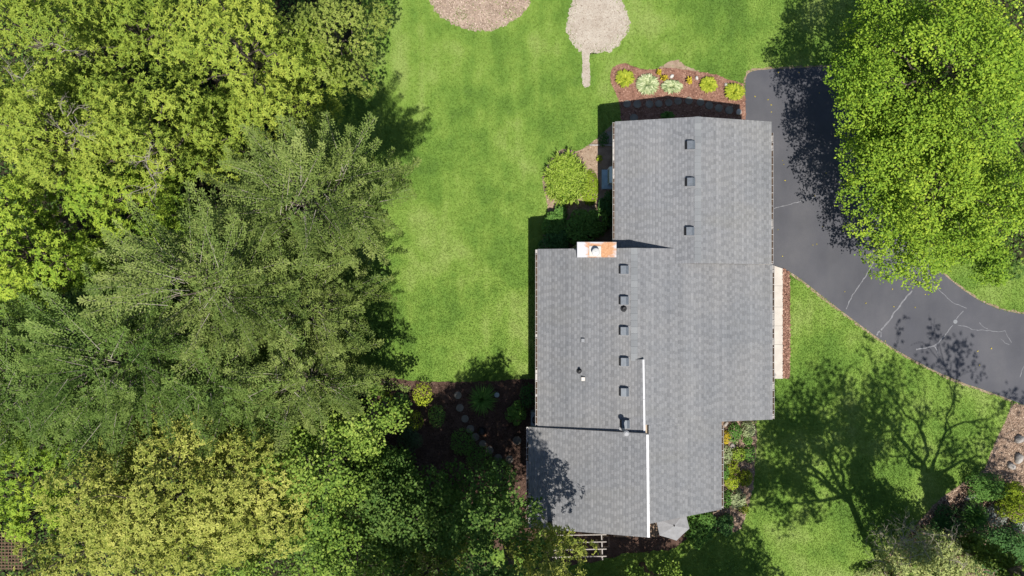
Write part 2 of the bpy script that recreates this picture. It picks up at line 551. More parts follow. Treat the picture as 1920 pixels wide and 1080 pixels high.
P = {}
P['forest'] = G([(745,-160),(690,-20),(660,60),(620,150),(585,215),(560,290),(600,380),(650,450),(640,540),(655,620),(672,680),(690,705),(700,860),(840,1010),(1000,1100),(1000,1400),(-700,1400),(-700,-500),(600,-500)])
P['right_floor'] = G([(1680,-400),(1660,60),(1640,270),(1668,380),(1730,450),(1800,490),(2300,500),(2300,-400)])
P['driveway'] = G([(1397,160),(1398,146),(1403,137),(1414,132),(1440,130),(1500,127),(1560,125),(1584,125),(1594,129),(1601,160),(1609,220),(1617,270),(1634,335),(1662,402),(1700,455),(1735,488),(1768,513),(1800,540),(1840,566),(1880,582),(1925,590),(2100,600),(2400,600),(2400,830),(2100,810),(1960,775),(1920,760),(1897,750),(1850,733),(1800,716),(1750,694),(1700,668),(1650,637),(1600,600),(1560,570),(1520,538),(1500,522),(1480,510),(1467,503),(1449,497),(1380,490),(1380,277),(1399,277)])
P['north_bed'] = G([(95,300),(110,220),(150,165),(230,130),(300,130),(370,160),(450,190),(560,210),(680,200),(800,190),(950,195),(1100,215),(1250,240),(1400,260),(1500,285),(1600,335),(1700,365),(1790,380),(1818,420),(1838,600),(1845,840),(1845,1240),(250,1240),(235,850),(210,600),(160,500),(110,400)], 1130, 100, 6.857)
P['bare_patch'] = G([(690,192),(780,165),(850,105),(930,75),(1000,85),(1030,140),(1120,175),(1230,222),(1240,250),(1100,240),(950,225),(800,215)], 1130, 100, 6.857)
P['west_bed'] = G([(300,270),(400,212),(470,150),(540,82),(600,30),(760,30),(760,1040),(-20,1060),(0,1010),(22,960),(60,850),(66,780),(70,700),(56,620),(36,540),(30,470),(55,400),(100,320),(170,250),(240,250)], 1010, 220, 4.156)
P['garden_bed'] = G([(690,700),(760,713),(820,716),(900,716),(1000,709),(1040,712),(1040,1030),(840,1030),(700,860)])
P['east_bed'] = G([(1330,776),(1418,788),(1419,830),(1415,880),(1413,915),(1404,945),(1392,988),(1374,1000),(1330,990)])
P['south_dirt'] = G([(1040,950),(1320,940),(1290,1010),(1262,1032),(1180,1036),(1130,1050),(1060,1062),(1000,1040)])
P['rock_bed'] = G([(1897,753),(1930,764),(2100,812),(2300,830),(2300,1300),(1560,1300),(1600,1120),(1640,1070),(1700,1000),(1725,975),(1758,938),(1800,908),(1842,886),(1852,862),(1870,820),(1885,790)])
P['walk_mulch'] = G([(1467,503),(1480,511),(1481,600),(1480,709),(1467,709)])
P['mulch_ring'] = G([(901+99*math.cos(t)*(1+.03*math.sin(3*t)), -30+89*math.sin(t)) for t in np.linspace(0, 2*math.pi, 40, endpoint=False)][::-1])
pit = []
for t in np.linspace(0, 2*math.pi, 44, endpoint=False):
    r = 1 + .05*math.sin(3*t+1) + .03*math.sin(7*t)
    pit.append((1120+58*math.cos(t)*r, 38+64*math.sin(t)*r))
P['gravel_pit'] = G(pit[::-1])
P['gravel_path'] = G([(1090,92),(1107,92),(1105,110),(1106,130),(1108,150),(1105,162),(1098,165),(1092,160),(1091,140),(1092,115)])
P['house'] = G([(1120,277),(1380,277),(1380,780),(1310,790),(1310,920),(1030,920),(1030,500),(1120,490)])

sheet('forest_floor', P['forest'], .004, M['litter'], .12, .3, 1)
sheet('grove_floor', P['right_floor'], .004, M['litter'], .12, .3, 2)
drv, _ = sheet('driveway', P['driveway'], .012, M['asphalt'], .012, .3, 3)
nb, _ = sheet('flower_bed_soil', P['north_bed'], .008, M['mulch_red'], .03, .15, 4)
sheet('bare_soil_patch', P['bare_patch'], .004, M['dirt'], .06, .12, 5)
wb, _ = sheet('planting_bed_soil', P['west_bed'], .008, M['dirt'], .03, .15, 6)
gb, _ = sheet('garden_bed_soil', P['garden_bed'], .008, M['mulch_dark'], .05, .15, 7)
eb, _ = sheet('perennial_bed_soil', P['east_bed'], .008, M['mulch_tan'], .04, .15, 8)
sheet('worn_soil', P['south_dirt'], .004, M['mulch_dark'], .08, .2, 9)
rb_, _ = sheet('rock_bed_soil', P['rock_bed'], .008, M['mulch_tan'], .04, .15, 10)
wm, _ = sheet('walk_border_mulch', P['walk_mulch'], .008, M['mulch_red'], .012, .12, 11, smooth=0)
mr_, _ = sheet('mulch_circle', P['mulch_ring'], .004, M['mulch_pale'], .10, .15, 12)
gp, _ = sheet('gravel_circle', P['gravel_pit'], .008, M['sand'], .11, .12, 13)
gpa, _ = sheet('gravel_path', P['gravel_path'], .012, M['sand'], .03, .12, 14)

def scatter(poly, n, avoid=(), bbox=None):
    a = np.array(poly)
    x0, y0 = a.min(0); x1, y1 = a.max(0)
    if bbox: x0, y0, x1, y1 = max(x0, bbox[0]), max(y0, bbox[1]), min(x1, bbox[2]), min(y1, bbox[3])
    X = rng.uniform(x0, x1, n); Y = rng.uniform(y0, y1, n)
    k = inside(poly, X, Y)
    for q in avoid: k &= ~inside(q, X, Y)
    return X[k], Y[k]

FR = (-27.5, -15.8, 27.5, 15.8)
def chips(name, poly, dens, mat, parent, z, L=(.03, .09), avoid=(), hi=.02):
    a = np.array(poly); x0, y0 = np.maximum(a.min(0), FR[:2]); x1, y1 = np.minimum(a.max(0), FR[2:])
    X, Y = scatter(poly, int((x1-x0)*(y1-y0)*dens), avoid, FR)
    n = len(X)
    ang = rng.uniform(0, 2*np.pi, n); ln = rng.uniform(L[0], L[1], n); wd = ln*rng.uniform(.25, .6, n)
    d = np.stack([np.cos(ang), np.sin(ang), rng.normal(0, .25, n)], 1)
    s = np.stack([-np.sin(ang), np.cos(ang), rng.normal(0, .3, n)], 1)
    c = np.stack([X, Y, z + .012 + rng.uniform(0, hi, n)], 1)
    V = np.stack([c-d*ln[:,None]/2-s*wd[:,None]/2, c+d*ln[:,None]/2-s*wd[:,None]/2, c+d*ln[:,None]/2+s*wd[:,None]/2, c-d*ln[:,None]/2+s*wd[:,None]/2], 1).reshape(-1, 3)
    var = np.repeat(np.clip(rng.normal(.45, .25, n), 0, 1), 4)
    me = mesh_np(name, V, 4, np.arange(4*n), var)
    o = link(name, me, mat, parent)
    o['kind'] = 'stuff'
    return o

HP = [P['house']]
chips('mulch_chips', P['north_bed'], 260, M['chip_red'], nb, .008, avoid=HP)
chips('mulch_chips', P['garden_bed'], 200, M['chip_dark'], gb, .008, avoid=HP)
chips('mulch_chips', P['east_bed'], 240, M['chip_tan'], eb, .008, avoid=HP)
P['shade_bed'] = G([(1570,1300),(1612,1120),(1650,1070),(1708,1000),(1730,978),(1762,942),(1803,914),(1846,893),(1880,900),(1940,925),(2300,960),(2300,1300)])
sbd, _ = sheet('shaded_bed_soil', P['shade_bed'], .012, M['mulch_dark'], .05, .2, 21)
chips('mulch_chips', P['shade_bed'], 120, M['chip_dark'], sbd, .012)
chips('bark_chips', P['rock_bed'], 300, M['chip_tan'], rb_, .008)
chips('bark_chips', P['walk_mulch'], 900, M['chip_red'], wm, .008, L=(.05, .12), hi=.05)
chips('mulch_chips', P['mulch_ring'], 320, M['chip_pale2'], mr_, .004)
chips('gravel_chips', P['gravel_pit'], 420, M['chip_pale'], gp, .008, L=(.02, .06))
chips('gravel_chips', P['gravel_path'], 300, M['chip_pale'], gpa, .012, L=(.02, .05))
chips('soil_crumbs', P['west_bed'], 120, M['chip_tan'], wb, .008, avoid=HP)

# crack sealant lines on the driveway
def ribbon(name, pts, w, z, mat, parent, seed=0):
    r = random.Random(seed)
    q = []
    for i in range(len(pts)-1):
        a, b = pts[i], pts[i+1]
        L = math.hypot(b[0]-a[0], b[1]-a[1]); k = max(1, int(L/5))
        for j in range(k):
            t = j/k; q.append((a[0]+(b[0]-a[0])*t + r.uniform(-.9, .9), a[1]+(b[1]-a[1])*t + r.uniform(-.9, .9)))
    q.append(pts[-1])
    wp = [Vector(W(*p)) for p in q]
    m = MB(); vs = []; fs = []
    for i, p in enumerate(wp):
        d = (wp[min(i+1, len(wp)-1)] - wp[max(i-1, 0)]).normalized()
        s = Vector((-d.y, d.x, 0)) * w/2 * r.uniform(.55, 1.3)
        vs += [(p.x-s.x, p.y-s.y, z), (p.x+s.x, p.y+s.y, z)]
    for i in range(len(wp)-1): fs.append((2*i, 2*i+2, 2*i+3, 2*i+1))
    m.add(vs, [tuple(reversed(f)) for f in fs])
    return m.build(name, mat, parent)
cracks = [
    ([(1450,391),(1478,384),(1500,377),(1530,368)], .05),
    ([(1587,579),(1592,565),(1602,548),(1613,532),(1625,515),(1634,500),(1642,488)], .07),
    ([(1643,628),(1650,620),(1664,605),(1674,590),(1690,570),(1700,555),(1710,545)], .10),
    ([(1652,632),(1652,625),(1651,619)], .08),
    ([(1718,656),(1735,652),(1752,649),(1770,630),(1786,610)], .08),
    ([(1752,649),(1757,658),(1761,668)], .07),
    ([(1792,598),(1800,590),(1806,583)], .06),
    ([(1752,537),(1768,550),(1780,562),(1790,570),(1812,578)], .045),
    ([(1796,609),(1810,612),(1822,618),(1840,619),(1860,620),(1872,622),(1884,620)], .04),
    ([(1836,605),(1846,614),(1852,617)], .035),
    ([(1884,620),(1888,630),(1896,642)], .035), ([(1876,635),(1884,643),(1892,646)], .035),
    ([(1912,707),(1918,690),(1922,680)], .05)]
for i, (p, w) in enumerate(cracks):
    ribbon('crack_sealant', p, w*.72, .016, M['crack'], drv, i)
edge = [(1480,510),(1500,522),(1520,538),(1560,570),(1600,600),(1650,637),(1700,668),(1750,694),(1800,716),(1850,733),(1897,750)]
for pts_ in (edge, [(1397,160),(1398,146),(1403,137),(1414,132),(1440,130),(1500,127),(1560,125)], [(1768,513),(1800,540),(1840,566),(1880,582),(1925,590)]):
    ribbon('dry_verge', pts_, .22, .009, M['dirt'], drv, 77)
def fallen(name, poly, n, z, seed, parent=None):
    r = np.random.default_rng(seed)
    X, Y = scatter(poly, n, (), FR)
    k = len(X); a = r.uniform(0, 6.28, k); l = r.uniform(.025, .055, k)
    d = np.stack([np.cos(a), np.sin(a), r.normal(0, .2, k)], 1)*l[:, None]; t = np.stack([-np.sin(a), np.cos(a), r.normal(0, .2, k)], 1)*l[:, None]*.6
    c = np.stack([X, Y, np.full(k, z)], 1)
    V = np.stack([c-d, c-t, c+d, c+t], 1).reshape(-1, 3)
    o = link(name, mesh_np(name, V, 4, np.arange(4*k), np.repeat(r.uniform(.2, 1, k), 4)), M['gold'], parent)
    o['kind'] = 'stuff'
fallen('fallen_leaves', P['driveway'], 120, .035, 3, drv)
cp = W(1791, 603)
m_ = MB(); m_.lathe((cp[0], cp[1], .012), [(.11, .0), (.11, .006), (.09, .008)], 18)
m_.build('utility_cover', M['ventpan'], drv)

# front walk: separate slabs
walk = empty('front_walk', W(1430, 600)); tag(walk, kind='structure')
ys = [497, 536, 575.6, 611, 646, 710]
for i in range(5):
    x0, x1 = W(1395, 0)[0], W(1467, 0)[0]
    ya, yb = W(0, ys[i])[1], W(0, ys[i+1])[1]
    s = MB()
    yn = W(0, 503.5)[1] if i == 0 else ya
    yl = W(0, 479)[1] if i == 0 else ya
    g_ = .006
    s.slab([(x0, yb+g_, .05), (x1, yb+g_, .05), (x1, yn-g_, .05), (x0, yl-g_, .05)], .05)
    s.build('slab', M['concrete'], walk)

# ------------------------------------------------------------------ grass blades on the lawn
def grass():
    n0 = 620000
    X = rng.uniform(FR[0], FR[2], n0); Y = rng.uniform(FR[1], FR[3], n0)
    k = np.ones(n0, bool)
    for nm in ('driveway', 'north_bed', 'west_bed', 'garden_bed', 'east_bed', 'rock_bed', 'house', 'right_floor', 'walk_mulch', 'south_dirt'):
        k &= ~inside(P[nm], X, Y)
    for nm, sg in (('gravel_pit', .22), ('gravel_path', .07)):
        k &= ~inside(P[nm], X + rng.normal(0, sg, n0), Y + rng.normal(0, sg, n0))
    k &= ~inside(P['forest'], X, Y) 
    wx0, wx1 = W(1440,0)[0], W(1468,0)[0]
    k &= ~((X > wx0) & (X < wx1) & (Y > W(0,712)[1]) & (Y < W(0,495)[1]))
    inm = inside(P['mulch_ring'], X + rng.normal(0, .10, n0), Y + rng.normal(0, .10, n0))
    wv = np.sin(X*2.1+1)*np.sin(Y*2.7+.5) + .6*np.sin(X*5.3)*np.sin(Y*4.1+2)
    k &= ~(inm & (rng.random(n0) > np.clip(.14 + .9*(wv-.25), .08, .9)))
    inb = inside(P['bare_patch'], X, Y); k &= ~(inb & (rng.random(n0) > .12))
    X = X[k]; Y = Y[k]; n = len(X)
    ang = rng.uniform(0, 2*np.pi, n); hgt = rng.uniform(.035, .075, n); lean = rng.uniform(.03, .11, n); wd = rng.uniform(.012, .026, n)
    dx, dy = np.cos(ang), np.sin(ang)
    z0 = np.full(n, -.002)
    a = np.stack([X - dy*wd, Y + dx*wd, z0], 1); b = np.stack([X + dy*wd, Y - dx*wd, z0], 1)
    c = np.stack([X + dx*lean, Y + dy*lean, hgt], 1)
    V = np.stack([a, b, c], 1).reshape(-1, 3)
    var = np.repeat(np.clip(rng.beta(2, 3, n), 0, 1), 3)
    o = link('lawn_grass', mesh_np('lawn_grass', V, 3, np.arange(3*n), var), M['blade'])
    tag(o, 'short mown bright green grass covering the open lawn', 'grass', kind='stuff')
    # ragged tufts over the edges of soil patches
grass()

# ------------------------------------------------------------------ the house
KR, AR = -.20, 5.981        # main east slope
KL, AL = .20, 3.753         # main west slope
KGR, AGR = -.25, 6.86       # garage east slope
KGL, AGL = .25, 2.602       # garage west slope
KS, AS = .22, 3.849         # raised south-west slope
def onplane(px, py, k, a, dz=0.0):
    rel = px - 960
    X = rel*(H-a)/(F+k*rel)
    h = a + k*X
    return (X, (540-py)*(H-h)/F, h+dz)
def hp(k, a, x): return a + k*x

house = empty('house', (6.5, 0, 0))
tag(house, 'grey shingled house with stepped gable roofs, chimney and attached garage', 'house')

XR = onplane(1189, 0, KR, AR)[0]            # main ridge
XGR = onplane(1308.5, 0, KGR, AGR)[0]       # garage ridge
XE_R = onplane(1448.5, 0, KR, AR)[0]
XE_L = onplane(1008, 0, KL, AL)[0]
XE_GR = onplane(1446.5, 0, KGR, AGR)[0]
XE_GL = onplane(1153, 0, KGL, AGL)[0]
XE_S = onplane(991.3, 0, KS, AS)[0]
XE_SR = onplane(1353, 0, KR, AR)[0]
X_LT = onplane(1206.5, 0, KL, AL)[0]
X_ST = onplane(1213.5, 0, KS, AS)[0]
X_V = (AR-AGL)/(KGL-KR)
Y_GN = onplane(1153, 228, KGL, AGL)[1]
Y_GS = onplane(1400, 495, KGR, AGR)[1]
Y_MN = onplane(1008, 467, KL, AL)[1]
Y_MS = onplane(1448, 786.5, KR, AR)[1]
Y_STEP = onplane(1206, 674, KL, AL)[1]
Y_SN = onplane(991, 800.5, KS, AS)[1]
Y_SS = onplane(1213, 1007.5, KS, AS)[1]
SE1 = onplane(1353, 955, KR, AR); SE2 = onplane(1218, 982, KR, AR)

roof = empty('roof', (0, 0, 0)); roof.parent = house; roof.location = -Vector(house.location)

def lin(x, x0, y0, x1, y1): return y0 + (y1-y0)*(x-x0)/(x1-x0)

def shingles(k, a, xe, xt, flo, fhi, mat, seed, name='shingles'):
    r = np.random.default_rng(seed)
    e = .128
    n = int(math.ceil(abs(xt-xe)/e)); s = 1 if xt > xe else -1
    V = []; I = []; var = []
    for i in range(n):
        x0 = xe + s*i*e; x1 = xe + s*(i+1)*e
        if s*(x1-xt) > 0: x1 = xt
        if abs(x1-x0) < .01: continue
        xm = (x0+x1)/2
        y = flo(xm); yend = fhi(xm)
        if yend - y < .02: continue
        y -= 0.0
        first = True; cc_ = r.normal(0, .06)
        thick = r.random() < .5
        while y < yend - 1e-4:
            w = r.uniform(.14, .26) if thick else r.uniform(.12, .24)
            if first: w *= r.uniform(.3, 1); first = False
            y1 = min(yend, y+w)
            if yend - y1 < .04: y1 = yend
            t = .011 if thick else .008
            lo = a + k*x0; up = a + k*x1
            b = len(V)
            V += [(x0, y, lo+.006+t), (x0, y1, lo+.006+t), (x1, y1, up+.006+t*.5), (x1, y, up+.006+t*.5),
                  (x0, y, lo), (x0, y1, lo), (x1, y1, up), (x1, y, up)]
            if s > 0:
                I += [b+0, b+3, b+2, b+1,  b+0, b+1, b+5, b+4]
            else:
                I += [b+0, b+1, b+2, b+3,  b+0, b+4, b+5, b+1]
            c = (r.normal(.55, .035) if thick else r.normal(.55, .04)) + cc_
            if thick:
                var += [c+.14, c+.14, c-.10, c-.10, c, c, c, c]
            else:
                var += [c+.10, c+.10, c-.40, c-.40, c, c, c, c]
            y = y1; thick = not thick
            if r.random() < .06: thick = not thick
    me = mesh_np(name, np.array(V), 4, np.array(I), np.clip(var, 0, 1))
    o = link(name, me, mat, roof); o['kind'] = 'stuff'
    return o

def deck(name, pts, t=.14):
    m = MB(); m.slab([(p[0], p[1], p[2]-.004) for p in pts], t)
    return m.build(name, M['fascia'], roof)
def pt(x, y, k, a): return (x, y, a + k*x)
# decks (sheathing and fascia under the shingles)
deck('roof_deck', [pt(XE_L, Y_SN-.2, KL, AL), pt(X_LT, Y_SN-.42, KL, AL), pt(X_LT, Y_STEP, KL, AL), pt(XR, Y_STEP, KL, AL), pt(XR, Y_MN, KL, AL), pt(XE_L, Y_MN, KL, AL)])
deck('roof_deck', [pt(XR+.002, Y_MS, KR, AR), pt(XE_R, Y_MS, KR, AR), pt(XE_R, Y_GS-.02, KR, AR), pt(X_V+.05, Y_GS-.02, KR, AR), pt(X_V+.05, Y_MN, KR, AR), pt(XR+.002, Y_MN, KR, AR)])
deck('roof_deck', [SE2[:2] + (SE2[2],), SE1, pt(XE_SR, Y_MS-.002, KR, AR), pt(SE2[0], Y_MS-.002, KR, AR)])
deck('roof_deck', [pt(XE_GL, Y_MN-.3, KGL, AGL), pt(X_V+.25, Y_MN-.3, KGL, AGL), pt(X_V+.25, Y_GS, KGL, AGL), pt(XGR, Y_GS, KGL, AGL), pt(XGR, Y_GN, KGL, AGL), pt(XE_GL, Y_GN, KGL, AGL)])
deck('roof_deck', [pt(XGR+.002, Y_GS, KGR, AGR), pt(XE_GR, Y_GS, KGR, AGR), pt(XE_GR, Y_GN, KGR, AGR), pt(XGR+.002, Y_GN, KGR, AGR)])
deck('roof_deck', [pt(XE_S, Y_SS+.03, KS, AS), pt(X_ST, Y_SS, KS, AS), pt(X_ST, Y_SN-.06, KS, AS), pt(XE_S, Y_SN, KS, AS)])
# shingle courses
shingles(KL, AL, XE_L, XR, lambda x: Y_SN-.1, lambda x: Y_MN, M['shingle'], 1)
shingles(KL, AL, XR, X_LT, lambda x: Y_SN-.3, lambda x: Y_STEP, M['shingle'], 2)
shingles(KR, AR, XE_R, XR, lambda x: Y_MS, lambda x: (Y_GS if x > X_V else Y_MN), M['shingle'], 3)
shingles(KR, AR, XE_SR, SE2[0]-.05, lambda x: lin(x, SE2[0], SE2[1], SE1[0], SE1[1]), lambda x: Y_MS-.001, M['shingle'], 4)
shingles(KGL, AGL, XE_GL, XGR, lambda x: (Y_MN-.2 if x < X_V+.02 else Y_GS), lambda x: Y_GN, M['shingle_n'], 5)
shingles(KGR, AGR, XE_GR, XGR, lambda x: Y_GS, lambda x: Y_GN, M['shingle_n'], 6)
shingles(KS, AS, XE_S, X_ST, lambda x: lin(x, XE_S, Y_SS+.03, X_ST, Y_SS), lambda x: lin(x, XE_S, Y_SN, X_ST, Y_SN-.06), M['shingle'], 7)

# ridge caps: one piece each, shared mesh
def ridge_caps(x, k1, a1, k2, y0, y1, seed):
    h = a1 + k1*x
    hw = .155; ex = .30
    m = MB()
    for yy0, z0, yy1, z1 in ((0, .040, -ex-.05, .026),):
        vs = [(-hw, yy1, -hw*k1+z1), (0, yy1, z1+.004), (hw, yy1, hw*k2+z1), (-hw, yy0, -hw*k1+z0), (0, yy0, z0+.004), (hw, yy0, hw*k2+z0),
              (-hw, yy0, -hw*k1-.01), (hw, yy0, hw*k2-.01), (-hw, yy1, -hw*k1-.01), (hw, yy1, hw*k2-.01)]
        m.add(vs, [(0,1,4,3), (1,2,5,4), (3,4,5,7,6), (0,3,6,8), (2,9,7,5), (1,0,8,9,2)])
    first = None
    y = y1; i = 0
    while y > y0 + .05:
        if first is None:
            first = m.build('ridge_cap', M['ridge'], roof)
            o = first
        else:
            o = first.copy(); COL.objects.link(o); o.parent = roof
        o.location = (x, y, h)
        y -= ex; i += 1
ridge_caps(XR, KL, AL, KR, Y_STEP+.1, Y_MN, 1)
ridge_caps(XGR, KGL, AGL, KGR, Y_GS+.1, Y_GN, 2)

# white metal flashing along the raised ridge edges
def strip(x0, y0, x1, y1, k, a, w, dz):
    m = MB()
    p = Vector((x0, y0, a+k*x0+dz)); q = Vector((x1, y1, a+k*x1+dz))
    vs = []
    for c in (p, q):
        vs += [(c.x-w*.6, c.y, c.z-k*w*.6), (c.x+w*.4, c.y, c.z), (c.x+w*.4, c.y, c.z-.20), (c.x-w*.6, c.y, c.z-.03-k*w*.6)]
    m.add(vs, [(0,1,2,3), (7,6,5,4), (0,4,5,1), (1,5,6,2), (2,6,7,3), (3,7,4,0)])
    return m.build('ridge_flashing', M['white'], roof)
def strip_run(x0, y0, x1, y1, k, a, w, dz, n):
    for i in range(n):
        t0, t1 = i/n, (i+1)/n
        strip(x0+(x1-x0)*t0, y0+(y1-y0)*t0 - (.002 if i else 0), x0+(x1-x0)*t1, y0+(y1-y0)*t1 + .012, k, a, w*(1+.02*(i % 2)), dz+.003*(i % 2))
strip_run(X_LT, Y_STEP, X_LT+.05, Y_SN-.36, KL, AL, .085, .045, 2)
q0 = onplane(1213.2, 817, KS, AS); q1 = onplane(1217, 1007.8, KS, AS)
strip_run(q0[0]+.02, q0[1]+.06, q1[0]-.02, q1[1], KS, AS, .11, .05, 3)
# side walls closing the raised parts
m_ = MB()
m_.prism_y([(XR+.03, AR+KR*XR-.2), (X_LT-.03, AR+KR*X_LT-.2), (X_LT-.03, AL+KL*X_LT-.10), (XR+.03, AL+KL*XR-.10)], Y_SN-.3, Y_STEP-.05)
m_.build('wall', M['ventpan'], house)
m_ = MB()
m_.prism_y([(XE_S+.5, AS+KS*XE_S-.5), (X_ST-.04, AR+KR*X_ST-.3), (X_ST-.04, AS+KS*X_ST-.10), (XE_S+.5, AS+KS*(XE_S+.5)-.10)], Y_SS+.55, Y_SN-.05)
m_.build('wall', M['ventpan'], house)

# gutters with straps and debris
def gutter(x, z, y0, y1, side):
    s = side; w = .10; d = .08
    m = MB()
    prof = [(x, z), (x+s*w, z), (x+s*w, z-.012), (x+s*w, z), ]
    t = .012
    m.box(min(x, x+s*t), max(x, x+s*t), y0, y1, z-d, z)
    m.box(min(x+s*(w-t), x+s*w), max(x+s*(w-t), x+s*w), y0, y1, z-d+.001, z+.004)
    m.box(min(x+s*t, x+s*(w-t)), max(x+s*t, x+s*(w-t)), y0+.001, y1-.001, z-d, z-d+t)
    o = m.build('gutter', M['gutter'], house)
    m = MB()
    yy = y0 + .1
    r = random.Random(int(y0*100))
    while yy < y1 - .1:
        m.box(min(x, x+s*w), max(x, x+s*w), yy, yy+.022, z+.006, z+.012)
        yy += .33 + r.uniform(-.03, .03)
    m.build('gutter_strap', M['gutter'], o)['kind'] = 'stuff'
    m = MB()
    yy = y0+.05
    while yy < y1-.1:
        L = r.uniform(.15, .6)
        if r.random() < .75:
            m.box(min(x+s*(t+.004), x+s*(w-t-.004)), max(x+s*(t+.004), x+s*(w-t-.004)), yy, min(yy+L, y1-.02), z-d+t+.001, z-d+t+r.uniform(.02, .06))
        yy += L
    m.build('gutter_debris', M['debris'], o)['kind'] = 'stuff'
gutter(XE_L-.004, AL+KL*XE_L-.02, Y_SN+.02, Y_MN-.02, -1)
gutter(XE_GL-.004, AGL+KGL*XE_GL-.02, Y_MN+.05, Y_GN-.02, -1)
gutter(XE_GR+.004, AGR+KGR*XE_GR-.03, Y_GS+.02, Y_GN-.5, 1)
gutter(XE_R+.004, AR+KR*XE_R-.03, Y_MS+.02, Y_GS-.04, 1)
gutter(XE_SR+.004, AR+KR*XE_SR-.03, SE1[1]+.03, Y_MS-.2, 1)
gutter(XE_S-.004, AS+KS*XE_S-.02, Y_SS+.1, Y_SN-.02, -1)

# walls as solid gabled blocks set back under the eaves
def wall_block(prof_x, y0, y1, planes, drop=.2):
    xs = prof_x
    prof = [(xs[0], -.02), (xs[-1], -.02)]
    top = []
    for x, (k, a) in zip(xs, planes): top.append((x, a+k*x-drop))
    prof = prof + top[::-1]
    m = MB(); m.prism_y(prof, y0, y1)
    return m.build('wall', M['siding'], house)
WL, WR = XE_L+.55, XE_R-.6
wall_block([WL, XR, WR], Y_MS+.4, Y_MN-.3, [(KL, AL), (KL, AL), (KR, AR)])
wall_block([XE_GL+.5, XGR, XE_GR-.5], Y_MN-.6, Y_GN-.45, [(KGL, AGL), (KGL, AGL), (KGR, AGR)])
wall_block([XE_S+.55, X_ST-.1, XE_SR-.5], Y_SS+.75, Y_MS+.8, [(KL, AL), (KR, AR), (KR, AR)], .25)

def window(x, y, z, w, h, axis, sign, name='window', mat=None):
    """opening on a wall: axis 'x' = wall faces +-x"""
    t = .05
    f = MB(); pn = MB()
    def bx(m, a0, a1, z0, z1, d0, d1):
        if axis == 'x':
            m.box(min(x+sign*d0, x+sign*d1), max(x+sign*d0, x+sign*d1), y+a0, y+a1, z+z0, z+z1)
        else:
            m.box(x+a0, x+a1, min(y+sign*d0, y+sign*d1), max(y+sign*d0, y+sign*d1), z+z0, z+z1)
    e = .08
    bx(f, -w/2, w/2, h/2-e, h/2, -.02, t); bx(f, -w/2, w/2, -h/2, -h/2+e, -.02, t)
    bx(f, -w/2, -w/2+e, -h/2+e, h/2-e, -.02, t-.002); bx(f, w/2-e, w/2, -h/2+e, h/2-e, -.02, t-.002)
    bx(f, -.025, .025, -h/2+e, h/2-e, -.02, t-.012)
    fr = f.build(name, M['white'], house)
    bx(pn, -w/2+e, w/2-e, -h/2+e, h/2-e, -.02, .012)
    pn.build('pane', mat or M['glass'], fr)
for py, w, h, z in ((520, 1.4, 1.2, 1.6), (600, 1.8, 1.3, 1.6), (680, 1.8, 2.0, 1.1), (750, 1.2, 1.1, 1.6)):
    window(WL, W(0, py)[1]*.9, z, w, h, 'x', -1)
for py, w, h, z in ((560, 1.6, 1.4, 1.5), (690, 1.8, 1.4, 1.5), (750, 1.6, 1.4, 1.5)):
    window(WR, W(0, py)[1]*.9, z, w, h, 'x', 1)
# front door and garage door
d_ = MB(); yd = W(0, 625)[1]*.9
d_.box(WR, WR+.05, yd-.47, yd+.47, .05, 2.1); dd = d_.build('door', M['terracotta'], house)
k_ = MB(); k_.lathe((WR+.08, yd+.38, 1.0), [(.015, -.03), (.03, -.01), (.03, .02), (.012, .03)], 10); k_.build('handle', M['steel'], dd)
gx = XE_GR-.5; gy0, gy1 = (Y_GS+Y_GN)/2-2.4, (Y_GS+Y_GN)/2+2.4
gd = MB(); gd.box(gx-.02, gx+.04, gy0, gy1, 0, 2.2); gdo = gd.build('garage_door', M['doorwhite'], house)
for r_ in range(4):
    for c_ in range(6):
        pm = MB(); ww = (gy1-gy0)/6
        pm.bevbox(gx+.03, gx+.06, gy0+c_*ww+.07, gy0+(c_+1)*ww-.07, .08+r_*.53, .08+r_*.53+.42, .01)
        pm.build('door_panel', M['doorwhite'], gdo)

# box roof vents
def box_vent(px, py, k, a):
    x, y, z = onplane(px, py, k, a, .02)
    n = Vector((-k, 0, 1)).normalized()
    def p(u, v, hgt): return (x+u, y+v, z+k*u+hgt)
    m = MB()
    m.add([p(-.26,-.24,.0), p(.24,-.24,.0), p(.24,.24,.0), p(-.26,.24,.0), p(-.26,-.24,.018), p(.24,-.24,.018), p(.24,.24,.018), p(-.26,.24,.018)],
          [(3,2,1,0),(4,5,6,7),(0,1,5,4),(1,2,6,5),(2,3,7,6),(3,0,4,7)])
    o = m.build('roof_vent', M['shingle'], house)
    m = MB()
    hw = .185
    m.add([p(-hw,-hw,.10), p(hw,-hw,.02), p(hw,hw,.02), p(-hw,hw,.10),
           p(-hw,-hw,.22), p(.05,-hw,.21), p(hw,-hw,.12), p(-hw,hw,.22), p(.05,hw,.21), p(hw,hw,.12)],
          [(3,2,1,0),(4,5,8,7),(5,6,9,8),(0,1,6,5,4),(2,3,7,8,9),(1,2,9,6),(3,0,4,7)])
    m.build('vent_hood', M['ventgrey'], o)
    m = MB(); m.add([p(-hw-.055,-hw+.01,.0), p(-hw+.02,-hw+.01,.0), p(-hw+.02,hw-.01,.0), p(-hw-.055,hw-.01,.0), p(-hw-.055,-hw+.01,.10), p(-hw-.002,-hw+.01,.21), p(-hw-.002,hw-.01,.21), p(-hw-.055,hw-.01,.10)], [(3,2,1,0),(4,5,6,7),(0,1,5,4),(1,2,6,5),(2,3,7,6),(3,0,4,7)]); m.build('vent_louver', M['black'], o)
for px, py in ((1294,273),(1294,342),(1292.5,434)): box_vent(px, py, KGL, AGL)
